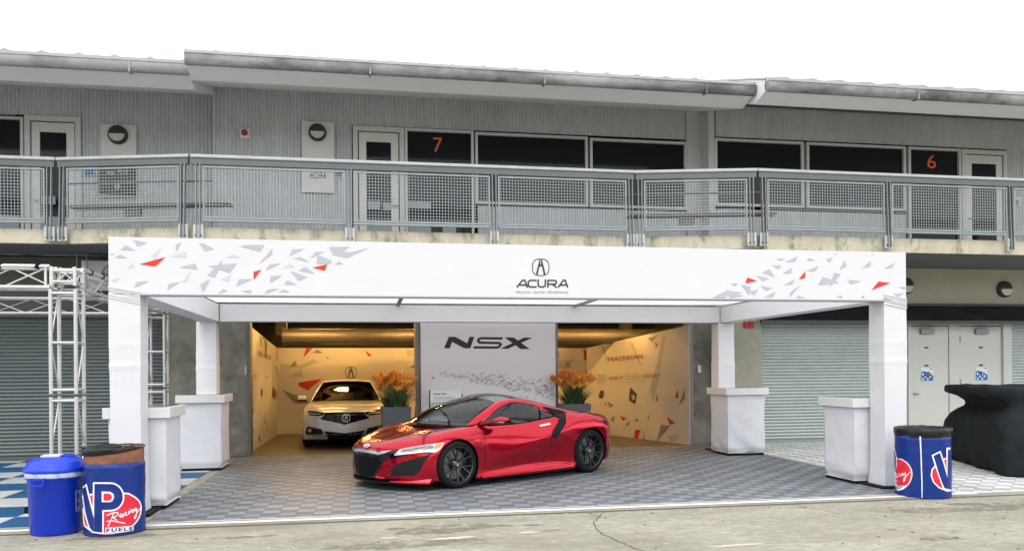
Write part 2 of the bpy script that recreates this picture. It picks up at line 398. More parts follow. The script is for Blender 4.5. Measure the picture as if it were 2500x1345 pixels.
def added_hills(name, y0, h, seed, col, x0=-260, x1=260, depth=60):
    r = random.Random(seed); ph = [(r.uniform(.01, .06), r.uniform(0, 6), r.uniform(.4, 1)) for _ in range(6)] + [(r.uniform(.2, .7), r.uniform(0, 6), .12) for _ in range(4)]
    P = []
    for i in range(161):
        x = x0 + (x1 - x0) * i / 160; H = h * (1 + .35 * sum(c * math.sin(a * x + b) for a, b, c in ph)); row = []
        for j in range(9): t = j / 8; row.append((x, y0 - depth * t, -.3 + H * math.sin(math.pi * .5 * min(1, t * 1.3)) + r.uniform(-.3, .3) * (t > 0)))
        P.append(row)
    mb = MB(); mb.grid(P); return tag(mb.build(name, col), kind='structure')
added_hills('added_hills', -75, 15, 3, mat('added_dry_grass_hill', (.16, .13, .06), .95, var=.3, vs=.05, var2=.2, vs2=.6, dark=(.03, .045, .02), dl=(.45, .6)))  # unseen hills added behind the camera to give the car paint dark reflections
mb = MB(); mb.add([(-60, 9.46, -.004), (7.9, 9.46, -.004), (7.9, 9.57, -.004), (-60, 9.57, -.004)], [(0, 1, 2, 3)])
tag(mb.build('painted_line', mat('line_paint', (.78, .765, .70), .7, var=.08, vs=3, var2=.1, vs2=25)), kind='structure')
def tilemat(name, c1, c2, size, ang=0., amt=.1, c3=None, edge=None):
    """snap-together plastic tiles: each is a ribbed square, ribs turned from one to the next"""
    m = bpy.data.materials.new(name); m.use_nodes = True; t = m.node_tree; p = t.nodes['Principled BSDF']; p.inputs['Roughness'].default_value = .55
    p.inputs['Specular IOR Level'].default_value = .35
    lk = t.links.new; N = t.nodes.new; tc = N('ShaderNodeTexCoord'); mp = N('ShaderNodeMapping'); mp.inputs['Scale'].default_value = (1 / size, 1 / size, 1)
    mp.inputs['Rotation'].default_value = (0, 0, ang); mp.inputs['Location'].default_value = (.003, .003, .5); lk(tc.outputs['Object'], mp.inputs['Vector'])
    ck = N('ShaderNodeTexChecker'); ck.inputs['Scale'].default_value = 1; ck.inputs['Color1'].default_value = (*c1, 1); ck.inputs['Color2'].default_value = (*c2, 1); lk(mp.outputs['Vector'], ck.inputs['Vector'])
    fl = N('ShaderNodeVectorMath'); fl.operation = 'FLOOR'; lk(mp.outputs['Vector'], fl.inputs[0]); wn = N('ShaderNodeTexWhiteNoise'); wn.noise_dimensions = '2D'; lk(fl.outputs[0], wn.inputs['Vector'])
    mr = N('ShaderNodeMapRange'); mr.inputs['To Min'].default_value = 1 - amt; mr.inputs['To Max'].default_value = 1 + amt; lk(wn.outputs['Value'], mr.inputs['Value'])
    nz = N('ShaderNodeTexNoise'); nz.inputs['Scale'].default_value = 1.3; nz.inputs['Detail'].default_value = 6; lk(tc.outputs['Object'], nz.inputs['Vector'])
    m2 = N('ShaderNodeMapRange'); m2.inputs['From Min'].default_value = .3; m2.inputs['From Max'].default_value = .7; m2.inputs['To Min'].default_value = .78; m2.inputs['To Max'].default_value = 1.14; lk(nz.outputs['Fac'], m2.inputs['Value'])
    mu = N('ShaderNodeMath'); mu.operation = 'MULTIPLY'; lk(mr.outputs[0], mu.inputs[0]); lk(m2.outputs[0], mu.inputs[1])
    # joints
    fr = N('ShaderNodeVectorMath'); fr.operation = 'FRACTION'; lk(mp.outputs['Vector'], fr.inputs[0]); sx = N('ShaderNodeSeparateXYZ'); lk(fr.outputs[0], sx.inputs[0]); prev = None
    for k in (0, 1):
        for op, th in (('LESS_THAN', .035), ('GREATER_THAN', .97)):
            q = N('ShaderNodeMath'); q.operation = op; q.inputs[1].default_value = th; lk(sx.outputs[k], q.inputs[0])
            if prev: a = N('ShaderNodeMath'); a.operation = 'MAXIMUM'; lk(prev.outputs[0], a.inputs[0]); lk(q.outputs[0], a.inputs[1]); prev = a
            else: prev = q
    jm = N('ShaderNodeMath'); jm.operation = 'MULTIPLY_ADD'; jm.inputs[1].default_value = -.3; jm.inputs[2].default_value = 1; lk(prev.outputs[0], jm.inputs[0])
    mu2 = N('ShaderNodeMath'); mu2.operation = 'MULTIPLY'; lk(mu.outputs[0], mu2.inputs[0]); lk(jm.outputs[0], mu2.inputs[1])
    sc = N('ShaderNodeVectorMath'); sc.operation = 'SCALE'; lk(ck.outputs['Color'], sc.inputs[0]); lk(mu2.outputs[0], sc.inputs['Scale']); lk(sc.outputs[0], p.inputs['Base Color'])
    return m
def deck(name, x0, x1, y0, y1, z, m, edge=None, em=None):
    mb = MB(); mb.box(x0, x1, y0, y1, -.0075, z)
    mats = [m]
    if edge:
        n = int((x1 - x0) / .4 + .5); rr = random.Random(2)
        for i in range(n): mb.add([(x0 + i * .4 + .003, y0 - .07, -.004), (x0 + (i + 1) * .4 - .003, y0 - .07, -.004), (x0 + (i + 1) * .4 - .003, y0, z - .0015), (x0 + i * .4 + .003, y0, z - .0015)], [(0, 1, 2, 3)], 1)
        mats.append(em)
    return tag(mb.build(name, mats, recalc=False), kind='structure')
deck('grey_tile_floor', -2.42, 7.58, 9.68, 16.9, 0., tilemat('grey_tiles', (.126, .140, .153), (.215, .236, .252), .2), True, mat('tile_edge', (.42, .44, .46), .5, var=.1, vs=2))
deck('white_tile_floor', 7.584, 19., 9.60, 17., 0., tilemat('white_tiles', (.42, .45, .44), (.66, .67, .64), .2, R(45)), True, mat('tile_edge_white', (.7, .7, .68), .5))
deck('blue_tile_floor', -14, -2.6, 9.75, 17.2, 0., tilemat('blue_white_tiles', (.01, .085, .22), (.50, .52, .52), .8, 0.))
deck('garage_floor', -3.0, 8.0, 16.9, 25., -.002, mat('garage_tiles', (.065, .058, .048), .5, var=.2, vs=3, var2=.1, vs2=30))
# ------------------------------------------------------------------ building
B = empty('pit_building', (0, 17, 0), 0, 'long two storey concrete and corrugated metal pit building with staggered roofs and roll-up garage doors', 'building')
B.location = (0, 0, 0)
def part(mb, name, mats, parent=B, **k): return mb.build(name, mats, parent, **k)
# bays: x0,x1,wall Y,slab Y, eave Y
XL, XM0, XM1, XR = -16.0, -2.88, 7.25, 24.0
def corr(mb, x0, x1, z0, z1, Y, pitch=.0745, dep=.042):
    n = max(2, int((x1 - x0) / pitch * 4)); P = []
    prof = [0, .8, 1, .8, 0, -.8, -1, -.8]
    n = max(4, int((x1 - x0) / pitch * 6)); a, b = [], []
    for i in range(n + 1):
        x = x0 + (x1 - x0) * i / n; y = Y - dep * math.sin(2 * math.pi * x / pitch) * .5; a.append((x, y, z0)); b.append((x, y, z1))
    mb.grid([a, b], 0, True, flip=False)
mb = MB()
# left bay
corr(mb, -14, -6.66, 6.70, 7.6, 17.4); corr(mb, -6.66, -5.46, 6.71, 7.6, 17.4); corr(mb, -5.46, XM0, 4.1, 7.6, 17.4)
part(mb, 'corrugated_wall', M_corr, recalc=False)
mb = MB(); corr(mb, XM0, -.22, 4.1, 7.5, 17.0); corr(mb, -.22, 6.97, 6.68, 7.5, 17.0); corr(mb, 2.36, 6.97, 4.1, 5.10, 17.0)
part(mb, 'corrugated_wall', M_corr, recalc=False)
mb = MB(); corr(mb, 7.48, 14.62, 6.66, 7.45, 16.6); corr(mb, 14.62, 24, 4.1, 7.45, 16.6); corr(mb, 7.30, 12.03, 4.1, 5.10, 16.6)
part(mb, 'corrugated_wall', M_corr, recalc=False)
for q in ((6.97, 7.30, 16.93, 17.3, 4.1, 7.5), (7.302, 7.44, 16.55, 17.2, 4.1, 7.46), (XM0 - .03, XM0 + .002, 16.97, 17.45, 4.1, 7.52)): mb = MB(); mb.box(*q); part(mb, 'pilaster', M_gray)
mb = MB(); mb.box(-16, 24, 17.6, 17.9, 4.2, 7.6); mb.box(-16, 24, 24.6, 25, 0, 7.6); mb.box(-15.98, -15.7, 17.61, 24.9, 0, 7.6); mb.box(23.7, 23.98, 17.61, 24.9, 0, 7.6)
part(mb, 'inner_wall', M_black)
# windows -------------------------------------------------------------------
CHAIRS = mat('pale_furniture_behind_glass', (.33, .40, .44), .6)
def window(x0, x1, z0, z1, Y, fw=.055, name='window', glass_in=.06, parent=B, mull=()):
    mb = MB()
    mb.box(x0, x0 + fw, Y - .05, Y + .08, z0, z1); mb.box(x1 - fw, x1, Y - .05, Y + .08, z0, z1)
    mb.box(x0 + fw, x1 - fw, Y - .047, Y + .077, z1 - fw, z1); mb.box(x0 + fw, x1 - fw, Y - .047, Y + .077, z0, z0 + fw)
    w = mb.build(name, M_frame, parent, bevel=.006)
    g = MB(); g.box(x0 + fw, x1 - fw, Y + .02, Y + .03, z0 + fw, z1 - fw); g.build('pane', M_glass, w); return w
def digit(txt, x0, x1, z0, z1, Y, m, parent, name='numeral', **k):
    mb = MB(); text_on(mb, txt, lambda s, t: (x0 + s * (x1 - x0), Y, z0 + t * (z1 - z0)), 0, **k); return mb.build(name, m, parent, recalc=False)
w7 = window(.85, 2.28, 4.12, 6.66, 17.0); digit('7', 1.44, 1.63, 6.20, 6.50, 17.012, M_orange, w7)
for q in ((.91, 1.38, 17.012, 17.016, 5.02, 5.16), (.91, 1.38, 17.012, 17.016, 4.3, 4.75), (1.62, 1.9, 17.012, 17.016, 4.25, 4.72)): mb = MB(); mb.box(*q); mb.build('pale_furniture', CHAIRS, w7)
window(2.31, 4.74, 5.14, 6.64, 17.0); window(4.79, 6.98, 5.14, 6.62, 17.0)
window(7.45, 9.53, 5.17, 6.62, 16.6); window(9.6, 12.02, 5.17, 6.62, 16.6)
w6 = window(12.09, 13.42, 4.12, 6.62, 16.6); digit('6', 12.60, 12.82, 6.16, 6.47, 16.612, M_orange, w6)
wl = window(-9.4, -6.5, 4.12, 6.66, 17.4); window(-12.6, -9.5, 4.12, 6.66, 17.4)
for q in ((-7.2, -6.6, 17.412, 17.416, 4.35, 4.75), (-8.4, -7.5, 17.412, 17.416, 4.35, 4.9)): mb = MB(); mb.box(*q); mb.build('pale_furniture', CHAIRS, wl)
def glazed_door(x0, x1, z0, z1, Y, hx, hdir, low=False):
    mb = MB(); mb.box(x0, x0 + .10, Y - .05, Y + .08, z0, z1); mb.box(x1 - .10, x1, Y - .05, Y + .08, z0, z1); mb.box(x0 + .10, x1 - .10, Y - .047, Y + .077, z1 - .10, z1)
    d = mb.build('balcony_door', M_frame, B, bevel=.006)
    a, b, t = x0 + .12, x1 - .12, z1 - .12; lf = MB()
    lf.box(a, a + .15, Y - .02, Y + .03, z0, t); lf.box(b - .15, b, Y - .02, Y + .03, z0, t); lf.box(a + .15, b - .15, Y - .018, Y + .028, t - .19, t); lf.box(a + .15, b - .15, Y - .018, Y + .028, z0, z0 + .1)
    lf.build('leaf', M_white, d, bevel=.004)
    g = MB(); g.box(a + .15, b - .15, Y, Y + .01, z0 + .1, t - .19); g.build('pane', M_glass, d)
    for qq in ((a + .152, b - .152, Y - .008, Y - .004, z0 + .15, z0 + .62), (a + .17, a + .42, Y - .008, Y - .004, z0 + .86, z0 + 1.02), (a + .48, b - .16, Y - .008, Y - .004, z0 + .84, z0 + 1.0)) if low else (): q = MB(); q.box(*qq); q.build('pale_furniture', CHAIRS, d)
    h = MB(); h.tube((hx, Y - .03, z0 + .92), (hx, Y - .08, z0 + .92), .012); h.tube((hx, Y - .08, z0 + .92), (hx + hdir * .12, Y - .08, z0 + .92), .011); h.build('handle', mat('handle_steel', (.25, .24, .22), .35, metal=.8), d)
    return d
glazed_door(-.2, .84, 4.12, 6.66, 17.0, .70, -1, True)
glazed_door(13.44, 14.62, 4.12, 6.62, 16.6, 13.63, 1)
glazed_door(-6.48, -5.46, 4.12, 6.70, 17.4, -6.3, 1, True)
# floor slab / balcony edge ---------------------------------------------------
SL = [(-16, 15.62), (-5.2, 15.62), (-2.95, 15.05), (5.15, 15.05), (7.35, 14.55), (7.5, 14.55)]
def plan(mb, pts, z0, z1, yb, mi=0):
    P = pts + [(pts[-1][0], yb), (pts[0][0], yb)]; n = len(P); tr = tessellate_polygon([[Vector((x, y, 0)) for x, y in P]])
    mb.add([(x, y, z0) for x, y in P] + [(x, y, z1) for x, y in P], [tuple(t) for t in tr] + [tuple(n + i for i in t[::-1]) for t in tr] + [(i, (i + 1) % n, n + (i + 1) % n, n + i) for i in range(n)], mi)
mb = MB(); plan(mb, SL, 3.95, 4.20, 17.6); part(mb, 'balcony_slab', M_slab)
mb = MB(); plan(mb, [(7.52, 14.55), (24, 14.55)], 3.92, 4.20, 17.6); part(mb, 'balcony_slab', M_slab)
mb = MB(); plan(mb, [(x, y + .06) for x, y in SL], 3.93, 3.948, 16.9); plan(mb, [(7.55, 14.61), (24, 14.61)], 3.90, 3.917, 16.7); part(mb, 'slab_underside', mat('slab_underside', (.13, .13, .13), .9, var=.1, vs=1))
# lower storey ----------------------------------------------------------------
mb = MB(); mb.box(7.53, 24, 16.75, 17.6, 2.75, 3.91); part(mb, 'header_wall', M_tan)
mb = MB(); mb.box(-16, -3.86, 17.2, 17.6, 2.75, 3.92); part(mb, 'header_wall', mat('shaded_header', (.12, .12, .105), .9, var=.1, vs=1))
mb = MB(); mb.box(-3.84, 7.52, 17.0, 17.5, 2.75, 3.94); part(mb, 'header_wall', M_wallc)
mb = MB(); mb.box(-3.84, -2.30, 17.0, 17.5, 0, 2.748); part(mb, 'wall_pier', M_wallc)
mb = MB(); mb.box(-2.298, -2.24, 16.97, 17.3, 0, 2.70); part(mb, 'door_track', mat('steel_track', (.15, .155, .15), .5, metal=.5))
mb = MB(); mb.box(7.10, 7.55, 17.0, 17.5, 0, 2.748); part(mb, 'wall_pier', M_wallc)
mb = MB(); mb.box(7.552, 8.62, 16.8, 17.5, 0, 2.748); part(mb, 'wall_pier', mat('pier_concrete_light', (.38, .37, .31), .85, spec=.2, var=.16, vs=1.4, var2=.08, vs2=18, dark=(.24, .225, .18), dl=(.5, .7)))
for q in ((1.03, 1.12, 16.9, 17.3, 0, 2.72), (3.96, 4.03, 16.9, 17.3, 0, 2.72), (7.0, 7.098, 16.98, 17.3, 0, 2.7)): mb = MB(); mb.box(*q); part(mb, 'door_track', mat('steel_track2', (.22, .225, .22), .5, metal=.4))
mb = MB(); mb.box(1.122, 3.958, 17.0, 17.3, 0, 2.748); part(mb, 'wall_pier', M_wallc)
def shutter(x0, x1, z0, z1, Y, m, pitch=.0715):
    mb = MB(); n = int((z1 - z0) / pitch)
    P = []
    for i in range(n):
        a = z0 + i * pitch
        for (dz, dy) in ((0., .034), (.007, .034), (.013, .004), (.035, -.006), (.060, .004), (.064, .034)): P.append((Y + dy, a + dz))
    P.append((Y + .034, z1))
    mb.grid([[(x0, y, z) for y, z in P], [(x1, y, z) for y, z in P]], 0, False)
    mb.box(x0, x1, Y - .01, Y + .03, z0 - .002, z0 + .06, 1)
    return mb.build('roller_door', [m, mat('door_bottom_bar_' + m.name, tuple(c * .6 for c in m.node_tree.nodes['Principled BSDF'].inputs['Base Color'].default_value[:3]), .5)], B, recalc=False)
shutter(8.66, 12.22, .0, 2.74, 16.95, M_shutR)
shutter(14.93, 18.6, .0, 2.74, 16.95, M_shutR); shutter(-7.6, -3.86, .0, 2.74, 17.3, M_shutL); shutter(-11.6, -7.75, .0, 2.74, 17.3, M_shutL); shutter(-15.9, -11.75, .0, 2.74, 17.3, M_shutL); shutter(18.8, 23.9, .0, 2.74, 16.95, M_shutR)
for q in ((-7.748, -7.602, 17.2, 17.4, 0, 2.748), (8.622, 8.658, 16.9, 17.0, 0, 2.74), (-11.748, -11.602, 17.2, 17.4, 0, 2.748), (18.602, 18.798, 16.8, 17.1, 0, 2.748), (-16, -15.902, 17.2, 17.6, 0, 2.748), (23.902, 24, 16.8, 17.6, 0, 2.748)): mb = MB(); mb.box(*q); part(mb, 'door_track', M_gasket)
mb = MB(); mb.box(12.222, 12.30, 16.8, 17.3, 0, 2.748); mb.box(13.30, 13.57, 16.84, 17.3, 0, 2.748); mb.box(14.70, 14.92, 16.8, 17.3, 0, 2.748); mb.box(12.302, 13.298, 16.845, 17.3, 2.62, 2.748); mb.box(13.572, 14.698, 16.845, 17.3, 2.62, 2.748); part(mb, 'door_surround', M_door, bevel=.006)
def sdoor(x0, x1, hinge, num, cx):
    Y = 16.86; d = MB(); d.box(x0 + .012, x1 - .012, Y, Y + .05, .02, 2.60); D = d.build('service_door', M_door, B, bevel=.004)
    hb = MB()
    for z in (.4, 1.3, 2.3): hb.box(hinge - .018, hinge + .018, Y - .012, Y - .001, z - .07, z + .07)
    hb.build('hinge', mat('hinge_steel', (.3, .3, .28), .4, metal=.6), D)
    c = MB(); c.box(cx - .17, cx + .17, Y - .07, Y - .002, 2.42, 2.53); c.bar((cx - .15, Y - .09, 2.56), (cx + .22, Y - .13, 2.59), .03, .02); c.build('door_closer', mat('closer_grey', (.22, .23, .23), .4, metal=.4), D)
    p = MB(); p.box(cx - .05, cx + .05, Y - .008, Y - .001, 2.09, 2.125); p.box(cx - .05, cx + .05, Y - .008, Y - .001, 1.68, 1.715); p.build('name_plate', M_text, D)
    hs = x0 + .09 if hinge > cx else x1 - .09
    h = MB(); h.tube((hs, Y, 1.05), (hs, Y - .06, 1.05), .014); h.tube((hs, Y - .06, 1.05), (hs + (.1 if hinge > cx else -.1), Y - .06, 1.05), .012); h.build('handle', MATS['handle_steel'], D)
    # number sign, a thing fixed on the door
    sx = cx + .0; s0, s1, z0, z1 = sx - .15, sx + .17, 1.34, 1.64; sb = MB(); sb.box(s0, s1, Y - .012, Y - .001, z0, z1, 0)
    f = lambda a, b, k=.0: (s0 + a * (s1 - s0), Y - .014 - k, z0 + b * (z1 - z0))
    poly_on(sb, [(.02, .02), (.98, .02), (.98, .42), (.62, .66), (.12, .78), (.02, .62)], lambda a, b: f(a, b), 1)
    for i in range(4):
        for j in range(3):
            if (i + j) % 2 == 0: a, b = .06 + i * .19, .06 + j * .19; poly_on(sb, [(a + .09, b - .03), (a + .19, b + .08), (a + .10, b + .19), (a, b + .08)], lambda a, b: f(a, b, .002), 0)
    text_on(sb, num, lambda s, t: f(.32 + s * (.42 if len(num) > 1 else .22), .33 + t * .38, .004), 2, bold=.03)
    sb.add([f(.72, .9, .003), f(.93, .9, .003), f(.93, .96, .003), f(.72, .96, .003)], [(0, 1, 2, 3)], 2)
    tag(sb.build('door_number_sign', [M_white, mat('sign_blue', (.02, .13, .42), .5), M_text]), 'small blue checked sign with a black number %s on a grey door' % {'10': 'ten', '9': 'nine'}[num], 'sign')
sdoor(12.30, 13.30, 13.31, '10', 12.72); sdoor(13.57, 14.70, 13.60, '9', 14.14)
# roofs -----------------------------------------------------------------------
def roof(x0, x1, Ye, zt, first, sl=.262):
    Yb = 25.0
    mb = MB(); mb.profx([(Ye + .03, zt - .225), (Ye + .46, zt - .335), (Ye + .50, zt - .325), (Yb, zt - .20 + sl * (Yb - Ye)), (Yb, zt + sl * (Yb - Ye)), (Ye + .05, zt - .015)], x0, x1, 0)
    r = mb.build('roof', M_soff, B)
    t = MB(); t.profx([(Ye - .02, zt - .02), (Ye - .02, zt), (Yb, zt + .02 + sl * (Yb - Ye)), (Yb, zt + .004 + sl * (Yb - Ye)), (Ye + .04, zt - .012)], x0 - .02, x1 + .02)
    t.box(x0 - .018, x1 + .018, Ye - .035, Ye - .021, zt - .075, zt + .003)
    k = x0 + .45
    while k < x1:    # standing seams with folded ends
        t.add([(k, Ye - .04, zt + .002), (k + .012, Ye - .04, zt + .002), (k + .012, Ye + .14, zt + .10), (k, Ye + .14, zt + .10), (k, Yb, zt + .075 + sl * (Yb - Ye)), (k + .012, Yb, zt + .075 + sl * (Yb - Ye)), (k, Yb, zt + sl * (Yb - Ye)), (k + .012, Yb, zt + sl * (Yb - Ye))],
              [(0, 1, 2, 3), (3, 2, 5, 4), (0, 3, 4, 6), (1, 7, 5, 2)]); k += .57
    t.build('roof_sheeting', M_roof, r, recalc=True)
    g = MB(); P = []
    for i in range(13):
        a = math.pi * (1.0 + i / 12 * 1.0); P.append((Ye + .0 + .085 * math.cos(a) - .02, zt - .13 + .125 * math.sin(a) * 1.0))
    P = [(Ye - .105, zt - .075)] + P + [(Ye + .065, zt - .075)]
    g.grid([[(x0, y, z) for y, z in P], [(x1, y, z) for y, z in P]], 0, True)
    n = len(P); g.add([(x0, y, z) for y, z in P], [tuple(range(n))]); g.add([(x1, y, z) for y, z in P], [tuple(range(n))[::-1]])
    g.tube((x0, Ye - .105, zt - .078), (x1, Ye - .105, zt - .078), .009, 6)
    k = x0 + 3
    while k < x1: g.box(k, k + .03, Ye - .115, Ye + .05, zt - .27, zt - .07); k += 3.05
    g.build('gutter', M_gutter, r, recalc=False)
roof(-16, XM0 - .02, 14.72, 6.97, .3); roof(XM0, 7.22, 14.3, 7.00, 0); roof(7.24, 24, 13.85, 6.94, .1, .33)
mb = MB()
for x0, x1, Y in ((-14, XM0 - .1, 17.37), (XM0 + .05, 6.95, 16.97), (7.5, 20, 16.57)): mb.box(x0, x1, Y - .03, Y + .01, 7.33, 7.37)
part(mb, 'cornice_trim', mat('trim_dark', (.12, .125, .125), .6))
# railings --------------------------------------------------------------------
def railing(p, q, posts, label, shelf=False):
    """p,q plan points; posts: list of distances along"""
    p, q = Vector((*p, 0)), Vector((*q, 0)); d = (q - p); Ln = d.length; d.normalize(); nrm = Vector((d.y, -d.x, 0)); A = math.atan2(d.y, d.x)
    T = empty('railing', p, A, label, 'railing', 'balcony railing sections')
    mb = MB(); mb.box(-.02, Ln + .02, -.055, .055, 5.385, 5.445); mb.build('top_rail', mat('rail_top_galv', (.42, .45, .45), .45, metal=.3, var=.12, vs=5, var2=.08, vs2=60), T, bevel=.012)
    mb = MB(); mb.box(0, Ln, -.03, .05, 5.275, 5.383); mb.build('rail_channel', M_galvd, T)
    for s in posts:
        mb = MB()
        for k in (-.035, .035): mb.bar((s + k * .8, -.045, 4.0), (s + k, .0, 5.28), .016, .07, up=(0, 1, 0))
        P = mb.build('post', mat('post_steel', (.24, .265, .27), .5, metal=.4, var=.15, vs=6), T)
        mb = MB(); mb.box(s - .085, s + .085, -.035, -.004, 3.98, 4.23); mb.build('base_plate', mat('plate_galv', (.55, .57, .55), .5, metal=.3, var=.1, vs=9), P, bevel=.004)
        mb = MB()
        for k in (-.05, .05): mb.tube((s + k, -.05, 4.04), (s + k, -.03, 4.04), .014, 8)
        mb.build('bolt', M_galvd, P)
    for a, b in zip(posts, posts[1:]):
        a, b = a + .075, b - .075; z0, z1 = 4.36, 5.235; mb = MB()
        for z, w in ((z0, .035), (z1, .03)): mb.box(a, b, -.02, .015, z - w / 2, z + w / 2)
        mb.box(a, a + .03, -.017, .012, z0 + .018, z1 - .016); mb.box(b - .03, b, -.017, .012, z0 + .018, z1 - .016)
        mb.box(a, b, -.03, .03, z0 - .07, z0 - .03)
        pf = mb.build('panel_frame', M_galv, T); mb = MB(); n = int((b - a) / .054); k = int((z1 - z0) / .054)
        for i in range(1, n): x = a + (b - a) * i / n; mb.box(x - .0027, x + .0027, -.0035, .0025, z0, z1)
        for i in range(1, k): z = z0 + (z1 - z0) * i / k; mb.box(a, b, -.0045, .0035, z - .0027, z + .0027)
        mb.build('wire_mesh', M_wire, pf, recalc=False)
    if shelf:
        mb = MB(); mb.box(-.1, Ln + .5, .42, .72, 4.66, 4.70); mb.box(.9, 1.2, .5, .6, 4.5, 4.66); mb.tube((-.3, .5, 5.10), (Ln + .2, .5, 5.10), .018, 8); mb.build('drinks_shelf', mat('shelf_bronze', (.17, .16, .145), .6), T)
    return T
railing((-14.4, 15.54), (-5.32, 15.54), [.5, 2.9, 5.4, 7.0, 9.0], 'galvanised mesh balcony railing at the far left edge, beside the double post')
railing((-5.26, 15.54), (-2.98, 14.97), [.08, 2.26], 'short angled galvanised mesh railing in front of the black poster', True)
railing((-2.92, 14.97), (5.08, 14.97), [.1, 2.68, 5.30, 7.93], 'longest straight mesh balcony railing, right above the tent logo')
railing((5.12, 14.97), (7.34, 14.47), [.08, 2.18], 'short angled mesh railing in front of the grey pilaster', True)
railing((7.38, 14.47), (24., 14.47), [.1, 2.72, 5.45, 8.15, 10.85, 13.6, 16.5], 'galvanised mesh balcony railing below the orange 6')
# wall things -----------------------------------------------------------------
def wall_lamp(x, z, Y, r, label, dx=0.):
    T = empty('bulkhead_lamp', (x, Y, z), 0, label, 'wall lamp', 'round half-shaded bulkhead lamps')
    mb = MB(); mb.lathe([(0.001, -.10), (r * .82, -.10), (r * .97, -.075), (r, -.04), (r, 0), (0.001, 0)], (0, 0, 0), 32, axis='Y'); mb.build('housing', M_lampd, T)
    v = [(r * .78 * math.cos(a), -.108 - .03 * math.sin(math.pi * i / 16), r * .78 * math.sin(a)) for i, a in enumerate(np.linspace(math.pi, 2 * math.pi, 17))]
    mb = MB(); mb.prism([(p[0], p[2]) for p in v], -.125, -.101); mb.build('lens', M_lens, T, bevel=.01)
    return T
def panel(x0, x1, z0, z1, Y, name, label, cat, m, group=None):
    mb = MB(); mb.box(x0, x1, Y, Y + .03, z0, z1, 0); o = mb.build(name, m, bevel=.004); return tag(o, label, cat, group)
panel(-5.09, -4.43, 5.77, 6.58, 17.33, 'backing_panel', 'blank white panel behind the left round lamp, above the black poster', 'panel', M_white)
pn = panel(-1.21, -.57, 5.27, 6.69, 16.93, 'name_panel', 'tall white name panel behind the lamp left of the balcony door', 'panel', M_white)
digit('ACURA', -1.06, -.73, 5.55, 5.67, 16.926, M_text, pn, 'lettering', bold=.02, sp=1.1)
wall_lamp(-4.76, 6.37, 17.33, .185, 'round bulkhead lamp on the left white wall panel above the black poster')
wall_lamp(-.895, 6.47, 16.93, .175, 'round bulkhead lamp on the white panel with a dark name left of door 7')
wall_lamp(12.1, 3.50, 16.75, .19, 'round bulkhead lamp on concrete, half hidden by the tent corner')
wall_lamp(14.66, 3.45, 16.75, .19, 'round bulkhead lamp on bare concrete above the black awning')
wall_lamp(15.35, 6.15, 16.56, .18, 'round bulkhead lamp cut by the right edge of the photo')
pp = panel(15.05, 15.7, 5.0, 6.55, 16.57, 'backing_panel', 'white wall panel at the right edge beyond door 6', 'panel', M_white)
mb = MB(); mb.box(-5.12, -4.45, 17.31, 17.33, 5.19, 5.75, 0); mb.box(-5.10, -4.47, 17.30, 17.32, 5.15, 5.172, 1)
f = lambda s, t: (-5.12 + s * .67, 17.306, 5.19 + t * .56)
for cx, cy, rx, ry in ((.68, .84, .13, .09), (.5, .30, .065, .1)):
    for q in stroke([(cx + rx * math.cos(a), cy + ry * math.sin(a)) for a in np.linspace(0, 2 * math.pi, 20, endpoint=False)], .02, True): poly_on(mb, q, f, 1)
text_on(mb, 'SKIP', lambda s, t: f(.60 + s * .16, .815 + t * .05), 0) if False else None
for q in stroke([(.60, .84), (.76, .84)], .03): poly_on(mb, q, f, 1)
for q in stroke([(.46, .25), (.5, .34), (.54, .25)], .02): poly_on(mb, q, f, 1)
for a, b in ((.22, .78), (.22, .73)):
    for q in stroke([(a, b), (a + .2, b)], .025): poly_on(mb, q, f, 1)
tag(mb.build('poster', [mat('poster_black', (.02, .022, .025), .5), mat('poster_print', (.55, .57, .58), .5)], recalc=False), 'square black poster with white line emblems behind the angled railing', 'poster')
mb = MB(); mb.box(-5.40, -5.21, 17.36, 17.375, 5.56, 5.72, 0); mb.box(-5.39, -5.22, 17.355, 17.36, 5.57, 5.68, 1); tag(mb.build('wall_notice', [M_white, MATS['sign_blue']]), 'small blue and white notice on the wall left of the black poster', 'notice')
mb = MB(); mb.box(-.54, -.36, 16.95, 16.965, 5.60, 5.74, 0); mb.box(-.53, -.42, 16.945, 16.95, 5.61, 5.7, 1); tag(mb.build('wall_notice', [M_white, MATS['sign_blue']]), 'small blue and white notice between the white name panel and door 7', 'notice')
mb = MB(); mb.box(14.72, 14.98, 16.56, 16.58, 5.36, 5.56, 0); mb.box(14.76, 14.92, 16.555, 16.56, 5.38, 5.5, 1); tag(mb.build('wall_notice', [M_white, mat('notice_grey', (.2, .24, .28), .5)]), 'small grey and white notice right of door 6', 'notice')
T = empty('alarm_strobe', (-2.31, 16.98, 6.40), 0, 'small red alarm on a white plate high on the corrugated wall', 'alarm')
mb = MB(); mb.box(-.10, .10, -.03, 0, -.10, .10); mb.build('plate', M_white, T, bevel=.006); mb = MB(); mb.lathe([(.001, -.09), (.05, -.085), (.065, -.03)], (0.0, 0, .02), 16, axis='Y'); mb.build('sounder', mat('alarm_red', (.42, .02, .03), .4), T)
T = empty('alarm_bell', (8.30, 16.79, 2.62), 0, 'small red alarm box on the concrete pier under the white tent beam', 'alarm')
mb = MB(); mb.box(-.11, .11, -.06, 0, -.07, .07); mb.build('box', MATS['alarm_red'], T, bevel=.01); mb = MB(); mb.lathe([(.001, -.08), (.04, -.075), (.045, -.06)], (0, 0, 0), 14, axis='Y'); mb.build('knob', MATS['alarm_red'], T)
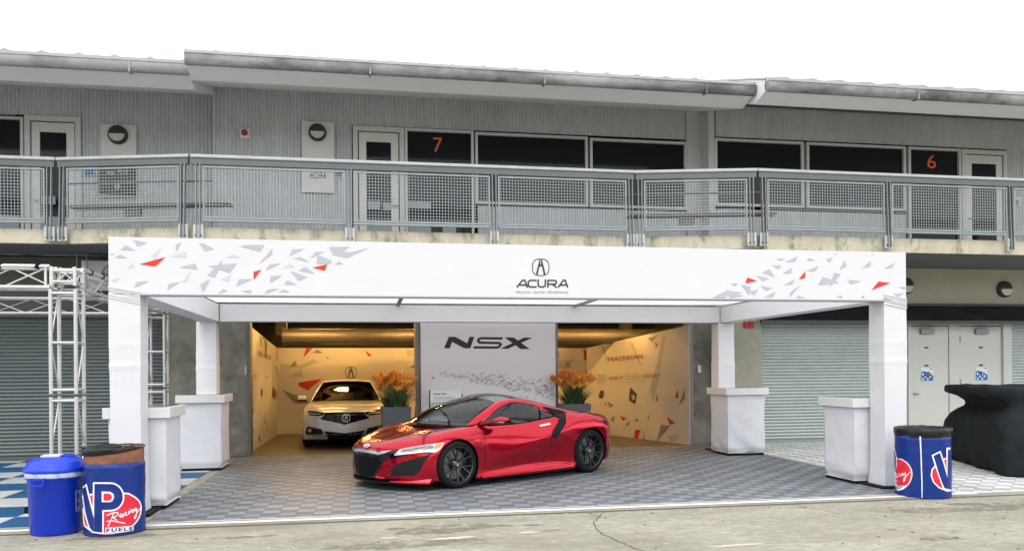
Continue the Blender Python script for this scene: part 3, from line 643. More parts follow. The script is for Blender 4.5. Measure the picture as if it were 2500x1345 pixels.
mb = MB(); mb.box(-2.34, -2.315, 16.95, 16.965, 1.62, 1.78); mb.box(-2.332, -2.323, 16.945, 16.95, 1.68, 1.72); tag(mb.build('switch_plate', M_white, bevel=.002), 'small white switch plate on the concrete pier left of the garage opening', 'switch')
mb = MB(); mb.box(7.2, 7.27, 16.97, 16.985, 1.58, 1.74); mb.box(7.225, 7.245, 16.96, 16.97, 1.64, 1.68); tag(mb.build('switch_plate', M_white, bevel=.002), 'small white switch plate beside the right garage opening', 'switch')
# air conditioner
T = empty('air_conditioner', (-4.78, 16.9, 3.27), 0, 'white outdoor air conditioner with fan grille under the balcony behind the truss', 'air conditioner')
mb = MB(); mb.box(-.45, .45, -.30, .0, 0, .52); mb.build('casing', M_white, T, bevel=.01)
mb = MB(); mb.lathe([(.001, -.305), (.20, -.305), (.20, -.301)], (.1, 0, .26), 30, axis='Y'); mb.build('fan_opening', M_gasket, T)
mb = MB()
for i in range(3):
    a = i * 2.1; mb.prism([(.1, .26), (.1 + .19 * math.cos(a), .26 + .19 * math.sin(a)), (.1 + .17 * math.cos(a + .8), .26 + .17 * math.sin(a + .8))], -.318, -.312)
mb.build('fan_blade', mat('fan_grey', (.4, .41, .4), .5), T)
mb = MB()
for i in range(26): x = -.38 + i * .032; mb.box(x, x + .005, -.345, -.34, .03, .49)
for i in range(12): z = .04 + i * .04; mb.box(-.39, .43, -.35, -.345, z, z + .005)
mb.build('grille', M_wire, T)
mb = MB()
for x in (-.52, -.35): mb.tube((x, -.33, -.1), (x, -.33, .76), .012, 8)
mb.box(-.55, .5, -.36, .0, -.05, -.002); mb.build('hanger', M_galv, T)
# black awning
def wavy(mb, x0, x1, y, z0, z1, seed, amp=.03, n=120, m=10, mi=0):
    r = random.Random(seed); ph = [(r.uniform(1, 9), r.uniform(-7, 7), r.uniform(0, 6), r.uniform(.3, 1)) for _ in range(9)]; P = []
    for j in range(m):
        t = j / (m - 1); row = []
        for i in range(n):
            x = x0 + (x1 - x0) * i / (n - 1); w = sum(a3 * math.sin(a0 * x + a1 * t + a2) for a0, a1, a2, a3 in ph) / 4
            row.append((x, y + amp * w * math.sin(math.pi * (.15 + .7 * t)) - .10 * (1 - t), z0 + (z1 - z0) * t))
        P.append(row)
    mb.grid(P, mi, True)
T = empty('awning', (8.7, 16.7, 2.7), 0, 'long retracted black fabric awning above the garage doors on the right', 'awning'); T.location = (0, 0, 0)
mb = MB(); wavy(mb, 8.5, 19.5, 16.66, 2.715, 3.04, 3, .09, 260); mb.build('canopy', M_blackcloth, T, recalc=False)
mb = MB(); mb.box(8.48, 19.5, 16.5, 16.6, 2.645, 2.71); mb.build('front_bar', mat('awning_bar', (.06, .065, .07), .45, metal=.3), T, bevel=.01)
mb = MB(); mb.box(8.5, 19.5, 16.58, 16.74, 3.04, 3.10); mb.build('cassette', mat('awning_case', (.02, .02, .022), .5), T)
mb = MB(); c = at(1933, 757, 16.45)
for dx in (-.06, .06):
    for q in stroke([(c.x + dx + .075 * math.cos(a), c.z - .0 + .075 * math.sin(a)) for a in np.linspace(0, 2 * math.pi, 24, endpoint=False)], .018, True): mb.add([(x, 16.49, z) for x, z in q], [(0, 1, 2, 3)])
mb.build('emblem', M_white, T, recalc=False)
# ------------------------------------------------------------------ inside the garage
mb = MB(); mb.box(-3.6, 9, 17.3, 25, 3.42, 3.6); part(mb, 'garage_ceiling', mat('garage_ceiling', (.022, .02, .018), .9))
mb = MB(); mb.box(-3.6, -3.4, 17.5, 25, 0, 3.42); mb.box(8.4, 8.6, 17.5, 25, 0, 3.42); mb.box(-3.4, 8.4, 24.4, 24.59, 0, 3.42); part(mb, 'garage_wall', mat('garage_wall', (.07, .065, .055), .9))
M_disp = mat('display_board', (.43, .41, .365), .7, var=.06, vs=1.2)
M_dr = mat('display_red', (.34, .018, .012), .6); M_dg = mat('display_grey', (.17, .16, .145), .7); M_dg2 = mat('display_grey_pale', (.32, .305, .275), .7)
def wallbasis(a, b): a, b = Vector((*a, 0)), Vector((*b, 0)); return a, (b - a), Vector(((b - a).y, -(b - a).x, 0)).normalized()
def on_plane(u, v, a, n, off=.006):
    d = ray(u, v); t = (a - EYE).dot(n) / d.dot(n); return EYE + d * t + n * (-off if d.dot(n) > 0 else off)
def board(a, b, z0, z1a, z1b, reds, greys, pales, texts, name, label, emb=None, darkp=()):
    A, D, N = wallbasis(a, b); mb = MB(); Nf = N * .03
    q = [A + Vector((0, 0, z0)), A + D + Vector((0, 0, z0)), A + D + Vector((0, 0, z1b)), A + Vector((0, 0, z1a))]
    if (EYE - A).dot(N) > 0: Nf = -Nf
    mb.add(q + [p + Nf for p in q], [(0, 1, 2, 3), (7, 6, 5, 4), (0, 4, 5, 1), (1, 5, 6, 2), (2, 6, 7, 3), (3, 7, 4, 0)], 0)
    for k, (lst, mi) in enumerate(((pales, 3), (greys, 2), (reds, 1), (darkp, 4))):
        for i, pl in enumerate(lst): poly_on(mb, pl, lambda u, v: on_plane(u, v, A, N, .004 + .002 * k + .0003 * i), mi)
    o = mb.build(name, [M_disp, M_dr, M_dg, M_dg2, mat('display_dark', (.035, .03, .03), .6)], recalc=False); tag(o, label, 'display wall', 'display walls inside the garage')
    for (txt, x0, y0, x1, y1, x2, y2, m, bd) in texts:    # bottom-left, bottom-right, top-left pixels
        t = MB(); text_on(t, txt, lambda s, w: on_plane(x0 + s * (x1 - x0) + w * (x2 - x0), y0 + s * (y1 - y0) + w * (y2 - y0), A, N, .014), 0, bold=bd); t.build('lettering', m, o, recalc=False)
    if emb:
        t = MB(); cx, cy, r = emb; emblem(t, lambda x, y: on_plane(cx + r * x, cy - r * y, A, N, .014)); t.build('emblem', M_text, o, recalc=False)
    return o
Z3 = lambda L: [(580 + x / 3.7354, 770 + y / 3.7354) for x, y in L]
Z4 = lambda L: [(1000 + x / 3.2895, 770 + y / 3.2895) for x, y in L]
ZL = lambda L: [(590 + x / 4.0727, 780 + y / 4.0727) for x, y in L]
M_rt = mat('trackborn_red', (.25, .05, .03), .6)
board((-2.30, 22.7), (5.84, 21.2), 0, 2.31, 2.24,
      [Z3(p) for p in ([(625, 298), (685, 298), (600, 382)], [(1162, 315), (1230, 368), (1190, 372)], [(557, 610), (770, 575), (640, 682), (560, 640)], [(1563, 475), (1640, 435), (1640, 470)])] + [Z4(p) for p in ([(1165, 278), (1188, 278), (1208, 350)], [(1395, 275), (1412, 275), (1437, 367), (1400, 355)], [(1165, 535), (1215, 545), (1165, 595)], [(1430, 640), (1450, 588), (1485, 675)])],
      [Z3(p) for p in ([(685, 342), (730, 308), (780, 345)], [(800, 385), (820, 375), (840, 395)], [(470, 472), (525, 410), (545, 460)], [(405, 675), (580, 745), (665, 800), (520, 803)])] + [Z4(p) for p in ([(1253, 400), (1270, 372), (1308, 425)], [(1422, 415), (1462, 417), (1415, 470)])],
      [Z3(p) for p in ([(380, 440), (560, 455), (690, 400), (740, 420), (600, 480), (400, 490)], [(1530, 315), (1625, 310), (1625, 380), (1550, 370)], [(480, 560), (580, 480), (600, 560)])] + [Z4(p) for p in ([(1165, 350), (1330, 355), (1250, 420), (1165, 420)],)],
      [], 'display_wall', 'back display wall with the oval emblem behind the white sedan', (857, 909.5, 14.3))
rd = [[(1972, 210), (1995, 232), (1980, 265)], [(2155, 590), (2160, 660), (2133, 660)], [(1990, 615), (1996, 685), (1983, 688)], [(1688, 802), (1747, 825), (1713, 843)], [(1928, 790), (1923, 832), (1910, 830)], [(2065, 810), (2137, 862), (2092, 874)], [(1815, 915), (1858, 918), (1832, 995), (1805, 990)], [(1570, 695), (1590, 712), (1575, 722)]]
gy = [[(1500, 180), (1535, 165), (1555, 210)], [(1913, 180), (1985, 165), (1952, 212)], [(2160, 730), (2213, 580), (2213, 665)], [(1588, 685), (1643, 722), (1608, 742)], [(1615, 830), (1650, 803), (1640, 858)], [(1737, 880), (1770, 835), (1760, 888)], [(1805, 845), (1830, 820), (1838, 852)], [(1872, 920), (1895, 1000), (1880, 995)], [(1715, 905), (1728, 895), (1738, 912)], [(1525, 730), (1545, 685), (1535, 720)], [(1985, 1010), (2020, 875), (2090, 882)]]
pl = [[(1930, 580), (1990, 380), (2030, 160), (2060, 160), (2010, 470), (1960, 700)], [(1545, 250), (1560, 246), (1600, 370), (1585, 370)], [(1770, 225), (1790, 220), (1870, 400), (1850, 400)], [(2060, 960), (2180, 960), (2110, 1030)]]
dk = [[(1775, 575), (1828, 630), (1812, 712), (1765, 680), (1768, 620)], [(1520, 640), (1535, 603), (1560, 600), (1562, 640), (1550, 663), (1525, 663)]]
wr = board((5.84, 21.2), (6.98, 16.95), 0, 2.24, 2.62, [Z4(p) for p in rd], [Z4(p) for p in gy], [Z4(p) for p in pl],
      [('TRACKBORN', *Z4([(1588, 372)])[0], *Z4([(1876, 342)])[0], *Z4([(1588, 338)])[0], M_rt, .01), ('RAISE IT', *Z4([(1607, 515)])[0], *Z4([(1714, 511)])[0], *Z4([(1609, 491)])[0], M_rt, .01),
       ('CHASE IT', *Z4([(1873, 498)])[0], *Z4([(2018, 493)])[0], *Z4([(1875, 475)])[0], M_rt, .01)], 'display_wall', 'right display wall angled inwards with red lettering and scattered shards', None, [Z4(p) for p in dk])
A, D, N = wallbasis((5.84, 21.2), (6.98, 16.95)); mb = MB()
for (x, y, w) in [(1508, 480, 60), (1500, 500, 78), (1500, 520, 75), (1508, 540, 60), (1740, 468, 100), (1740, 490, 105), (1745, 508, 98), (1745, 534, 70), (1890, 462, 60)]:
    for q in stroke(Z4([(x, y), (x + w, y - w * .03)]), 1.0): poly_on(mb, q, lambda u, v: on_plane(u, v, A, N, .012))
mb.build('small_print', M_dg, wr, recalc=False)
mb = MB(); poly_on(mb, Z4([(1785, 640), (1812, 632), (1816, 668), (1795, 680)]), lambda u, v: on_plane(u, v, A, N, .018)); mb.build('photo_inset', M_dg2, wr, recalc=False)
wl_ = board((-2.36, 17.45), (-2.30, 22.7), 0, 2.66, 2.31, [ZL(p) for p in ([(165, 1160), (178, 1140), (185, 1215), (178, 1232)], [(322, 680), (345, 740), (328, 800), (318, 780)], [(348, 290), (360, 275), (355, 390), (345, 392)])],
      [ZL(p) for p in ([(110, 880), (122, 890), (112, 945)], [(212, 1010), (232, 985), (226, 1035)], [(183, 880), (187, 880), (184, 930)], [(335, 460), (350, 462), (360, 590)], [(112, 1080), (120, 1080), (117, 1140)], [(60, 700), (68, 720), (62, 780)], [(280, 1090), (286, 1100), (281, 1120)])],
      [ZL(p) for p in ([(90, 130), (105, 130), (100, 320), (92, 300)], [(185, 180), (205, 180), (190, 330)], [(230, 900), (260, 1080), (240, 1090)])],
      [('TRACKBORN', *ZL([(163, 352)])[0], *ZL([(289, 400)])[0], *ZL([(163, 312)])[0], M_rt, .01), ('RAISE IT', *ZL([(103, 565)])[0], *ZL([(160, 570)])[0], *ZL([(103, 540)])[0], M_rt, .0), ('CHASE IT', *ZL([(232, 582)])[0], *ZL([(275, 586)])[0], *ZL([(232, 562)])[0], M_rt, .0)],
      'display_wall', 'left display wall seen edge-on, left of the white sedan', None, [ZL(p) for p in ([(188, 700), (203, 675), (203, 765), (190, 765)], [(303, 670), (318, 690), (318, 785), (303, 775)])])
mb = MB(); mb.tube((-1.85, 20., 2.50), (7.9, 20., 2.50), .19, 24); mb.tube((-1.9, 20., 2.50), (-1.85, 20., 2.50), .21, 24)
for x in (1.5, 4.7): mb.tube((x, 20, 2.50), (x + .04, 20, 2.50), .205, 24)
T = tag(mb.build('air_duct', mat('duct_steel', (.15, .135, .11), .5, metal=.6, var=.08, vs=3)), 'round metal air duct under the dark garage ceiling', 'duct')
mb = MB()
for x in (-2.1, 1.3, 4.2, 6.6): mb.box(x, x + .25, 20.4, 20.7, 2.3, 3.4)
for y in (18.4, 21.5): mb.box(-3.4, 8.4, y, y + .12, 3.1, 3.41)
part(mb, 'ceiling_beam', mat('ceiling_beam', (.045, .042, .035), .8))
warm = (1.0, .45, .10)
M_tube = mat('lit_tube', (1.0, .56, .16), emit=135.)
for (x, y) in ((-1.2, 18.7), (1.2, 18.7), (4.2, 18.6), (6.0, 18.6), (-1.0, 21.2), (1.6, 21.2), (4.2, 20.9)):
    T = empty('tube_light', (x, y, 3.18), 0, ['lit warm tube light at the left garage bay front', 'lit warm tube light behind the front middle pier', 'lit warm tube light at the right garage bay front', 'lit warm tube light by the right display wall', 'lit warm tube light deep in the left bay', 'lit warm tube light deep behind the middle pier', 'lit warm tube light deep in the right bay'][[(-1.2, 18.7), (1.2, 18.7), (4.2, 18.6), (6.0, 18.6), (-1.0, 21.2), (1.6, 21.2), (4.2, 20.9)].index((x, y))], 'ceiling light', 'tube lights under the garage ceiling')
    mb = MB(); mb.box(-.62, .62, -.10, .10, .02, .08); mb.build('housing', M_white, T)
    for k in (-.05, .05): mb = MB(); mb.tube((-.58, k, -.01), (.58, k, -.01), .018, 8); mb.build('tube', M_tube, T)
# ------------------------------------------------------------------ tent
TF, TB, TX0, TX1, TZ0, TZ1 = 10.2, 15.8, -2.92, 7.39, 2.58, 3.245
M_fabi = mat('white_fabric_brightened', (.86, .86, .89), .85, spec=.2, bump=.4, bs=2.2, var=.02, vs=3)  # same tent fabric, coloured lighter to lift the shaded inner beams and rear columns
T = empty('canopy_tent', (2.2, 13, 0), 0, 'large white fabric canopy tent with printed front fascia and square wrapped columns', 'tent'); T.location = (0, 0, 0); TENT = T
Z5 = lambda L: [(260 + x / 3.5714, 570 + y / 3.5714) for x, y in L]
Z6 = lambda L: [(1180 + x / 2.4038, 590 + y / 2.4038) for x, y in L]
mb = MB()
# front fascia box, lightly sagging cloth
def clothbox(mb, x0, x1, y0, y1, z0, z1, nx, nz, amp, seed, mi=0):
    """box whose faces bulge a little like stretched cloth"""
    r = random.Random(seed); ph = [(r.uniform(.5, 4), r.uniform(1, 6), r.uniform(0, 6)) for _ in range(6)]
    def w(a, b): return amp * sum(math.sin(p * a + q * b + s) for p, q, s in ph) / 6
    def face(o, du, dv, nrm, nu, nv):
        P = []
        for i in range(nu + 1):
            row = []
            for j in range(nv + 1):
                u, v = i / nu, j / nv; p = Vector(o) + Vector(du) * u + Vector(dv) * v
                e = min(1, 6 * min(u, 1 - u) * 1) * min(1, 6 * min(v, 1 - v)); row.append(p + Vector(nrm) * w(p.x + p.y, p.z * 2) * e)
            P.append(row)
        mb.grid(P, mi, True)
    X, Y, Z = x1 - x0, y1 - y0, z1 - z0
    ny = max(2, int(nx * Y / max(X, .01))) if Y > .8 else 4
    face((x0, y0, z0), (X, 0, 0), (0, 0, Z), (0, -1, 0), nx, nz); face((x0, y1, z0), (X, 0, 0), (0, 0, Z), (0, 1, 0), nx, nz)
    face((x0, y0, z0), (0, Y, 0), (0, 0, Z), (-1, 0, 0), ny, nz); face((x1, y0, z0), (0, Y, 0), (0, 0, Z), (1, 0, 0), ny, nz)
    face((x0, y0, z0), (X, 0, 0), (0, Y, 0), (0, 0, -1), nx, ny); face((x0, y0, z1), (X, 0, 0), (0, Y, 0), (0, 0, 1), nx, ny)
clothbox(mb, TX0, TX1, TF, TF + .34, TZ0, TZ1, 60, 8, .002, 1)
def fa(u, v, o=.006): return at(u, v, TF - o)
TL = [[(230, 55), (358, 80), (272, 112)], [(120, 143), (167, 102), (255, 150)], [(30, 180), (80, 175), (40, 190)], [(72, 213), (120, 183), (185, 215)], [(602, 95), (655, 78), (605, 160)], [(805, 85), (850, 88), (940, 135), (858, 153)], [(1160, 112), (1230, 100), (1378, 100), (1340, 160)], [(1443, 130), (1448, 180), (1325, 270), (1400, 185)], [(1620, 138), (1725, 135), (1595, 198)], [(1630, 218), (1695, 205), (1770, 252)], [(1820, 160), (1900, 157), (1780, 215)], [(1940, 118), (2120, 115), (2060, 165), (1960, 160)], [(1970, 165), (2140, 160), (2290, 125), (2095, 215), (1970, 185)], [(1840, 185), (1970, 240), (1950, 265), (1835, 265)], [(1990, 270), (2028, 242), (2065, 268)], [(635, 295), (773, 262), (795, 312)], [(890, 285), (1135, 258), (1075, 342), (975, 310)], [(1015, 230), (943, 382), (880, 365)], [(1390, 320), (1420, 270), (1520, 260)], [(1675, 322), (1735, 290), (1812, 348)], [(1605, 328), (1750, 380), (1675, 410)], [(1435, 370), (1530, 367), (1425, 430)], [(1545, 445), (1582, 408), (1660, 447)], [(240, 470), (270, 420), (375, 415)], [(530, 492), (540, 440), (640, 422)], [(815, 445), (900, 398), (845, 510)], [(1130, 460), (1155, 398), (1270, 396)], [(975, 525), (1015, 483), (1055, 500)], [(1170, 498), (1272, 493), (1250, 522)], [(1380, 525), (1405, 487), (1510, 480)], [(1500, 512), (1550, 485), (1600, 508)]]
TR = [[(1722, 100), (1772, 100), (1748, 115)], [(1768, 120), (1845, 85), (1830, 118)], [(1895, 112), (1915, 95), (1950, 112)], [(2010, 105), (2050, 92), (2035, 122)], [(2120, 105), (2132, 145), (2090, 168)], [(1692, 138), (1750, 140), (1732, 162)], [(1635, 182), (1680, 160), (1712, 208)], [(1602, 198), (1680, 215), (1640, 232)], [(1757, 188), (1812, 152), (1808, 185)], [(1895, 172), (1968, 140), (1950, 172)], [(2222, 155), (2275, 113), (2270, 148)], [(2352, 157), (2418, 120), (2400, 153)], [(1965, 255), (1995, 205), (2090, 240)], [(2060, 180), (2098, 192), (2030, 270)], [(2140, 222), (2215, 232), (2155, 250)], [(1762, 255), (1828, 222), (1815, 250)], [(1625, 258), (1700, 272), (1660, 288)], [(1797, 328), (1802, 295), (1862, 255)], [(1645, 326), (1718, 292), (1700, 325)], [(1455, 245), (1498, 245), (1475, 262)], [(1515, 250), (1570, 265), (1560, 315)], [(1560, 290), (1615, 280), (1590, 315)], [(1425, 285), (1520, 300), (1430, 320)], [(1345, 328), (1440, 280), (1420, 330)], [(1440, 300), (1530, 318), (1450, 330)], [(1840, 315), (1895, 330), (1845, 331)], [(2070, 320), (2110, 318), (2100, 331)], [(2405, 305), (2470, 303), (2440, 325)], [(2440, 265), (2476, 265), (2476, 280)], [(2215, 330), (2235, 310), (2235, 330)], [(2060, 72), (2085, 70), (2070, 76)], [(2280, 78), (2296, 68), (2290, 78)]]
FL = [[(390, 190), (480, 120), (420, 230)], [(560, 200), (700, 150), (690, 210)], [(180, 300), (230, 250), (240, 300)], [(660, 420), (740, 320), (700, 420)], [(1040, 210), (1110, 180), (1170, 210)], [(1540, 300), (1600, 260), (1640, 290)], [(40, 400), (120, 390), (70, 430)], [(1000, 400), (1090, 360), (1060, 420)]]
for i, q in enumerate(TL): poly_on(mb, Z5(q), lambda u, v: fa(u, v, .0032 + .00005 * i), 1)
for i, q in enumerate(TR): poly_on(mb, Z6(q), lambda u, v: fa(u, v, .0032 + .00005 * i), 1)
for i, q in enumerate(FL): poly_on(mb, Z5(q), lambda u, v: fa(u, v, .003 + .00002 * i), 3)
for q in ([(288, 268), (515, 205), (425, 286)], [(1282, 335), (1350, 315), (1283, 405)], [(1797, 297), (1925, 268), (1902, 325)]): poly_on(mb, Z5(q), lambda u, v: fa(u, v, .0056), 2)
for q in ([(1550, 210), (1607, 230), (1538, 245)], [(1890, 172), (1888, 212), (1852, 222)], [(2320, 233), (2390, 242), (2278, 284)]): poly_on(mb, Z6(q), lambda u, v: fa(u, v, .0056), 2)
mb.build('fascia', [M_fab, M_g1, M_red, M_g2], T, recalc=False)
mb = MB(); mb.tube((TX0 + .34, TF + .006, TZ0 - .006), (TX1 - .30, TF + .006, TZ0 - .006), .014, 10); mb.build('hem', mat('hem_grey', (.36, .36, .40), .8), T)
LT = [[(196, 268), (230, 226), (243, 226), (259, 268)], [(212, 254), (252, 254)], [(313, 227), (275, 227), (264, 234), (264, 257), (275, 265), (313, 265)], [(322, 221), (322, 256), (332, 265), (354, 265), (364, 256), (364, 221)],
      [(379, 269), (379, 227), (422, 227), (429, 234), (429, 242), (422, 249), (384, 249)], [(406, 250), (431, 268)], [(439, 268), (470, 226), (481, 226), (495, 268)], [(452, 254), (492, 254)]]
mb = MB()
for pth in LT:
    for q in stroke(pth, 8.5): poly_on(mb, Z6(q), lambda u, v: fa(u, v, .005), 0)
mb.build('lettering', M_text, T, recalc=False)
mb = MB(); c = Z6([(337, 150)])[0]; emblem(mb, lambda x, y: fa(c[0] + 21.3 * x, c[1] - 21.3 * y, .005)); mb.build('emblem', M_text, T, recalc=False)
mb = MB(); a, b = Z6([(191, 303)])[0], Z6([(499, 303)])[0]
text_on(mb, 'PRECISION  CRAFTED  PERFORMANCE', lambda s, t: fa(a[0] + s * (b[0] - a[0]), a[1] - t * 5.6 + s * .6, .005), 0, bold=-.005, sp=1.1); mb.build('small_lettering', mat('grey_lettering', (.12, .12, .13), .6), T, recalc=False)
for n_, (x0, x1, y0, y1, z0, z1) in (('rear_beam', (TX0 + .36, TX1 - .36, TB - .34, TB, 2.585, 2.895)), ('side_beam', (TX0, TX0 + .34, TF + .345, TB, 2.583, 2.893)), ('side_beam', (TX1 - .34, TX1, TF + .345, TB, 2.583, 2.893))):
    mb = MB(); clothbox(mb, x0, x1, y0, y1, z0, z1, 40 if x1 - x0 > 3 else 4, 5, .004, 5); mb.build(n_, M_fabi, T, recalc=False)
mb = MB(); g = []
for i in range(41):
    row = []
    for j in range(25):
        u, v = i / 40, j / 24; x = TX0 + .3 + u * (TX1 - TX0 - .6); y = TF + .3 + v * (TB - TF - .6)
        k = (u * 3) % 1; row.append((x, y, 2.93 - .02 * math.sin(math.pi * k) * math.sin(math.pi * v)))
    g.append(row)
mb.grid(g, 0, True); mb.build('ceiling_cloth', M_ceil, T, recalc=False)
for x in (.62, 4.02): mb = MB(); mb.box(x - .03, x + .03, TF + .34, TB - .34, 2.875, 2.915); mb.build('ceiling_rail', mat('rail_grey', (.25, .25, .26), .6), T)
def column(x0, y0, seed, w=.34):
    mb = MB(); r = random.Random(seed); N = 40; P = []
    cs = [(0, 0), (.5, 0), (1, 0), (1, .5), (1, 1), (.5, 1), (0, 1), (0, .5)]
    for k in range(N + 1):
        z = 2.575 * k / N; row = []
        s = 1 + .012 * math.sin(z * 3 + seed)
        flare = .02 * max(0, 1 - z / .25) ; knot = .012 * (math.exp(-((z - 2.02) / .02) ** 2) + math.exp(-((z - 1.72) / .02) ** 2))
        for (a, b) in cs:
            e = (s - 1) * .3 + flare + knot + r.uniform(-.0006, .0006)
            row.append((x0 + w / 2 + (a - .5) * (w + 2 * e), y0 + w / 2 + (b - .5) * (w + 2 * e), z))
        row.append(row[0]); P.append(row)
    mb.grid(P, 0, False)
    if y0 < 12:
        for k in range(6):
            z = 2.50 + k * .022; q = r.uniform(-.02, .02); mb.bar((x0 - .004, y0 - .006, z + q + .05), (x0 + w + .004, y0 - .008, z - .03 + k * .004), .012, .010 + .006 * r.random())
    o = mb.build('column', M_fab if y0 < 12 else M_fabi, T, recalc=True)
    mb = MB(); mb.box(x0 - .12, x0 + w + .12, y0 - .12, y0 + w + .12, .0015, .03); mb.build('base_plate', M_rubber, o, bevel=.006)
column(TX0, TF, 1); column(TX1 - .34, TF, 2); column(-2.97, TB - .34, 3); column(7.0, TB - .34, 4)
# ------------------------------------------------------------------ cloth-covered tables
def table(x0, x1, y0, y1, H, label, seed, ov=.055):
    T = empty('bar_table', ((x0 + x1) / 2, (y0 + y1) / 2, 0), 0, label, 'table', 'cloth-wrapped bar tables at the tent corners'); r = random.Random(seed)
    a, b = (x1 - x0) / 2, (y1 - y0) / 2
    ph = [(r.uniform(3, 14), r.uniform(2, 7), r.uniform(0, 6)) for _ in range(8)]
    mb = MB(); P = []; per = []
    n = 22
    for i in range(n): per.append((-a + 2 * a * i / n, -b, 0, -1))
    for i in range(n): per.append((a, -b + 2 * b * i / n, 1, 0))
    for i in range(n): per.append((a - 2 * a * i / n, b, 0, 1))
    for i in range(n): per.append((-a, b - 2 * b * i / n, -1, 0))
    for k in range(31):
        t = k / 30; row = []
        for i, (x, y, nx, ny) in enumerate(per):
            s = i / len(per) * 2 * (a + b) * 2; w = sum(math.sin(p * s + q * t * 3 + c) for p, q, c in ph) / 8
            low = max(0, 1 - t / .3); amp = .006 + .045 * low ** 1.5
            tuck = -.05 * max(0, 1 - t / .07); z = .045 + (H - .14 - .045) * t + (.03 * abs(w) * low)
            d = w * amp + tuck - .01 * math.sin(math.pi * t)
            row.append((x * (1 + d / a * .6) + nx * d * .5, y * (1 + d / b * .6) + ny * d * .5, z))
        row.append(row[0]); P.append(row)
    mb.grid(P, 0, True); mb.add([(-a, -b, .046), (a, -b, .046), (a, b, .046), (-a, b, .046)], [(0, 1, 2, 3)]); mb.build('cloth_cover', M_fabc, T, recalc=True)
    mb = MB(); mb.box(-a - ov, a + ov, -b - ov, b + ov, H - .135, H - .004); o = mb.build('table_top', M_white, T, bevel=.006)
    mb = MB(); mb.box(-a - ov + .05, a + ov - .05, -b - ov + .05, b + ov - .05, H - .003, H + .001); mb.build('glass_inlay', mat('inlay_glass', (.12, .13, .13), .08), o)
    mb = MB(); mb.box(-a + .02, a - .02, -b + .02, b - .02, .0015, .04); mb.build('base_plate', M_rubber, T)
table(-3.05, -2.39, 10.60, 11.38, 1.245, 'white cloth-wrapped bar table behind the front left tent column', 1)
table(-3.08, -2.40, 14.60, 15.40, 1.285, 'white cloth-wrapped bar table at the rear left column by the garage opening', 2)
table(6.86, 7.50, 10.62, 11.42, 1.225, 'white cloth-wrapped bar table behind the front right tent column, near the barrel', 3)
table(6.80, 7.56, 14.62, 15.42, 1.29, 'white cloth-wrapped bar table at the rear right column in front of the grey-green shutter', 4)
# ------------------------------------------------------------------ model name panel
T = empty('name_wall', (2.5, 16.75, 0), 0, 'large white free-standing panel with slanted black three-letter name behind the red sports car', 'display panel'); T.location = (0, 0, 0)
mb = MB(); mb.box(1.13, 3.95, 16.78, 16.89, 0, 2.70, 0); fp = lambda u, v, o=.004: at(u, v, 16.78 - o); r = random.Random(9)
zz = lambda x, y: (1000 + x / 3.2895, 770 + y / 3.2895)
k = 0
for i in range(300):
    t = r.random() ** .75; cx = 230 + t * 925; mid = 465 + 95 * t ** 1.2 + 40 * t ** 3; sp = 12 + 62 * t ** .8; cy = mid + r.gauss(.35, .55) * sp
    if cx > 1150 or cx < 205 or cy > 675: continue
    if cy < mid - sp: continue
    s = r.uniform(9, 26) * (.6 + .6 * t); a = r.uniform(-.7, .4); c, s_ = math.cos(a), math.sin(a)
    pts = [(-s, 0), (s * r.uniform(.5, 1.1), -s * r.uniform(.1, .4)), (s * r.uniform(-.1, .7), s * r.uniform(.25, .6))]
    q = [zz(min(1158, cx + x * c - y * s_), cy + x * s_ + y * c) for x, y in pts]; k += 1
    poly_on(mb, q, lambda u, v: fp(u, v, .002 + .00002 * k), 1 if r.random() < .6 else 3)
for q in ([(168, 510), (188, 492), (203, 497)], [(488, 468), (512, 470), (518, 480)], [(803, 536), (826, 546), (818, 557)], [(1068, 553), (1090, 558), (1097, 583)]): poly_on(mb, [zz(*p) for p in q], lambda u, v: fp(u, v, .011), 2)
mb.build('board', [mat('panel_white', (.90, .86, .89), .55), mat('panel_grey_print', (.52, .51, .54), .7), M_red, mat('panel_grey_light', (.68, .66, .69), .7)], T, recalc=False)
mb = MB()
for q in ([(277, 263), (314, 171), (366, 171), (462, 222), (482, 171), (519, 171), (488, 263), (440, 263), (342, 211), (322, 263)], [(762, 175), (836, 176), (966, 269), (892, 269)], [(988, 178), (921, 177), (729, 266), (788, 267)]): poly_on(mb, [zz(*p) for p in q], lambda u, v: fp(u, v, .004), 0)
for q in stroke([(746, 184), (572, 182), (556, 190), (550, 205), (562, 217), (718, 221), (732, 230), (724, 247), (706, 257), (514, 256)], 19): poly_on(mb, [zz(*p) for p in q], lambda u, v: fp(u, v, .004), 0)
mb.build('lettering', M_text, T, recalc=False)
T = empty('info_stand', (1.55, 16.2, 0), 0, 'small white information sign on a stand just left of the red car roof', 'sign')
mb = MB(); mb.add([(-.28, -.06, 1.05), (.34, -.06, 1.05), (.34, .03, 1.28), (-.28, .03, 1.28), (-.28, -.03, 1.045), (.34, -.03, 1.045), (.34, .06, 1.275), (-.28, .06, 1.275)], [(0, 1, 2, 3), (7, 6, 5, 4), (0, 4, 5, 1), (1, 5, 6, 2), (2, 6, 7, 3), (3, 7, 4, 0)]); mb.build('plate', M_white, T)
mb = MB(); text_on(mb, 'PLEASE TAKE', lambda s, t: (-.22 + s * .26, -.012 + t * .009, 1.193 + t * .027 + .0), 0, bold=.03)
for k in range(3): mb.add([(-.22, -.035 - .012 * k, 1.14 - .025 * k), (.2, -.035 - .012 * k, 1.14 - .025 * k), (.2, -.033 - .012 * k, 1.144 - .025 * k), (-.22, -.033 - .012 * k, 1.144 - .025 * k)], [(0, 1, 2, 3)])
mb.build('lettering', M_text, T, recalc=False)
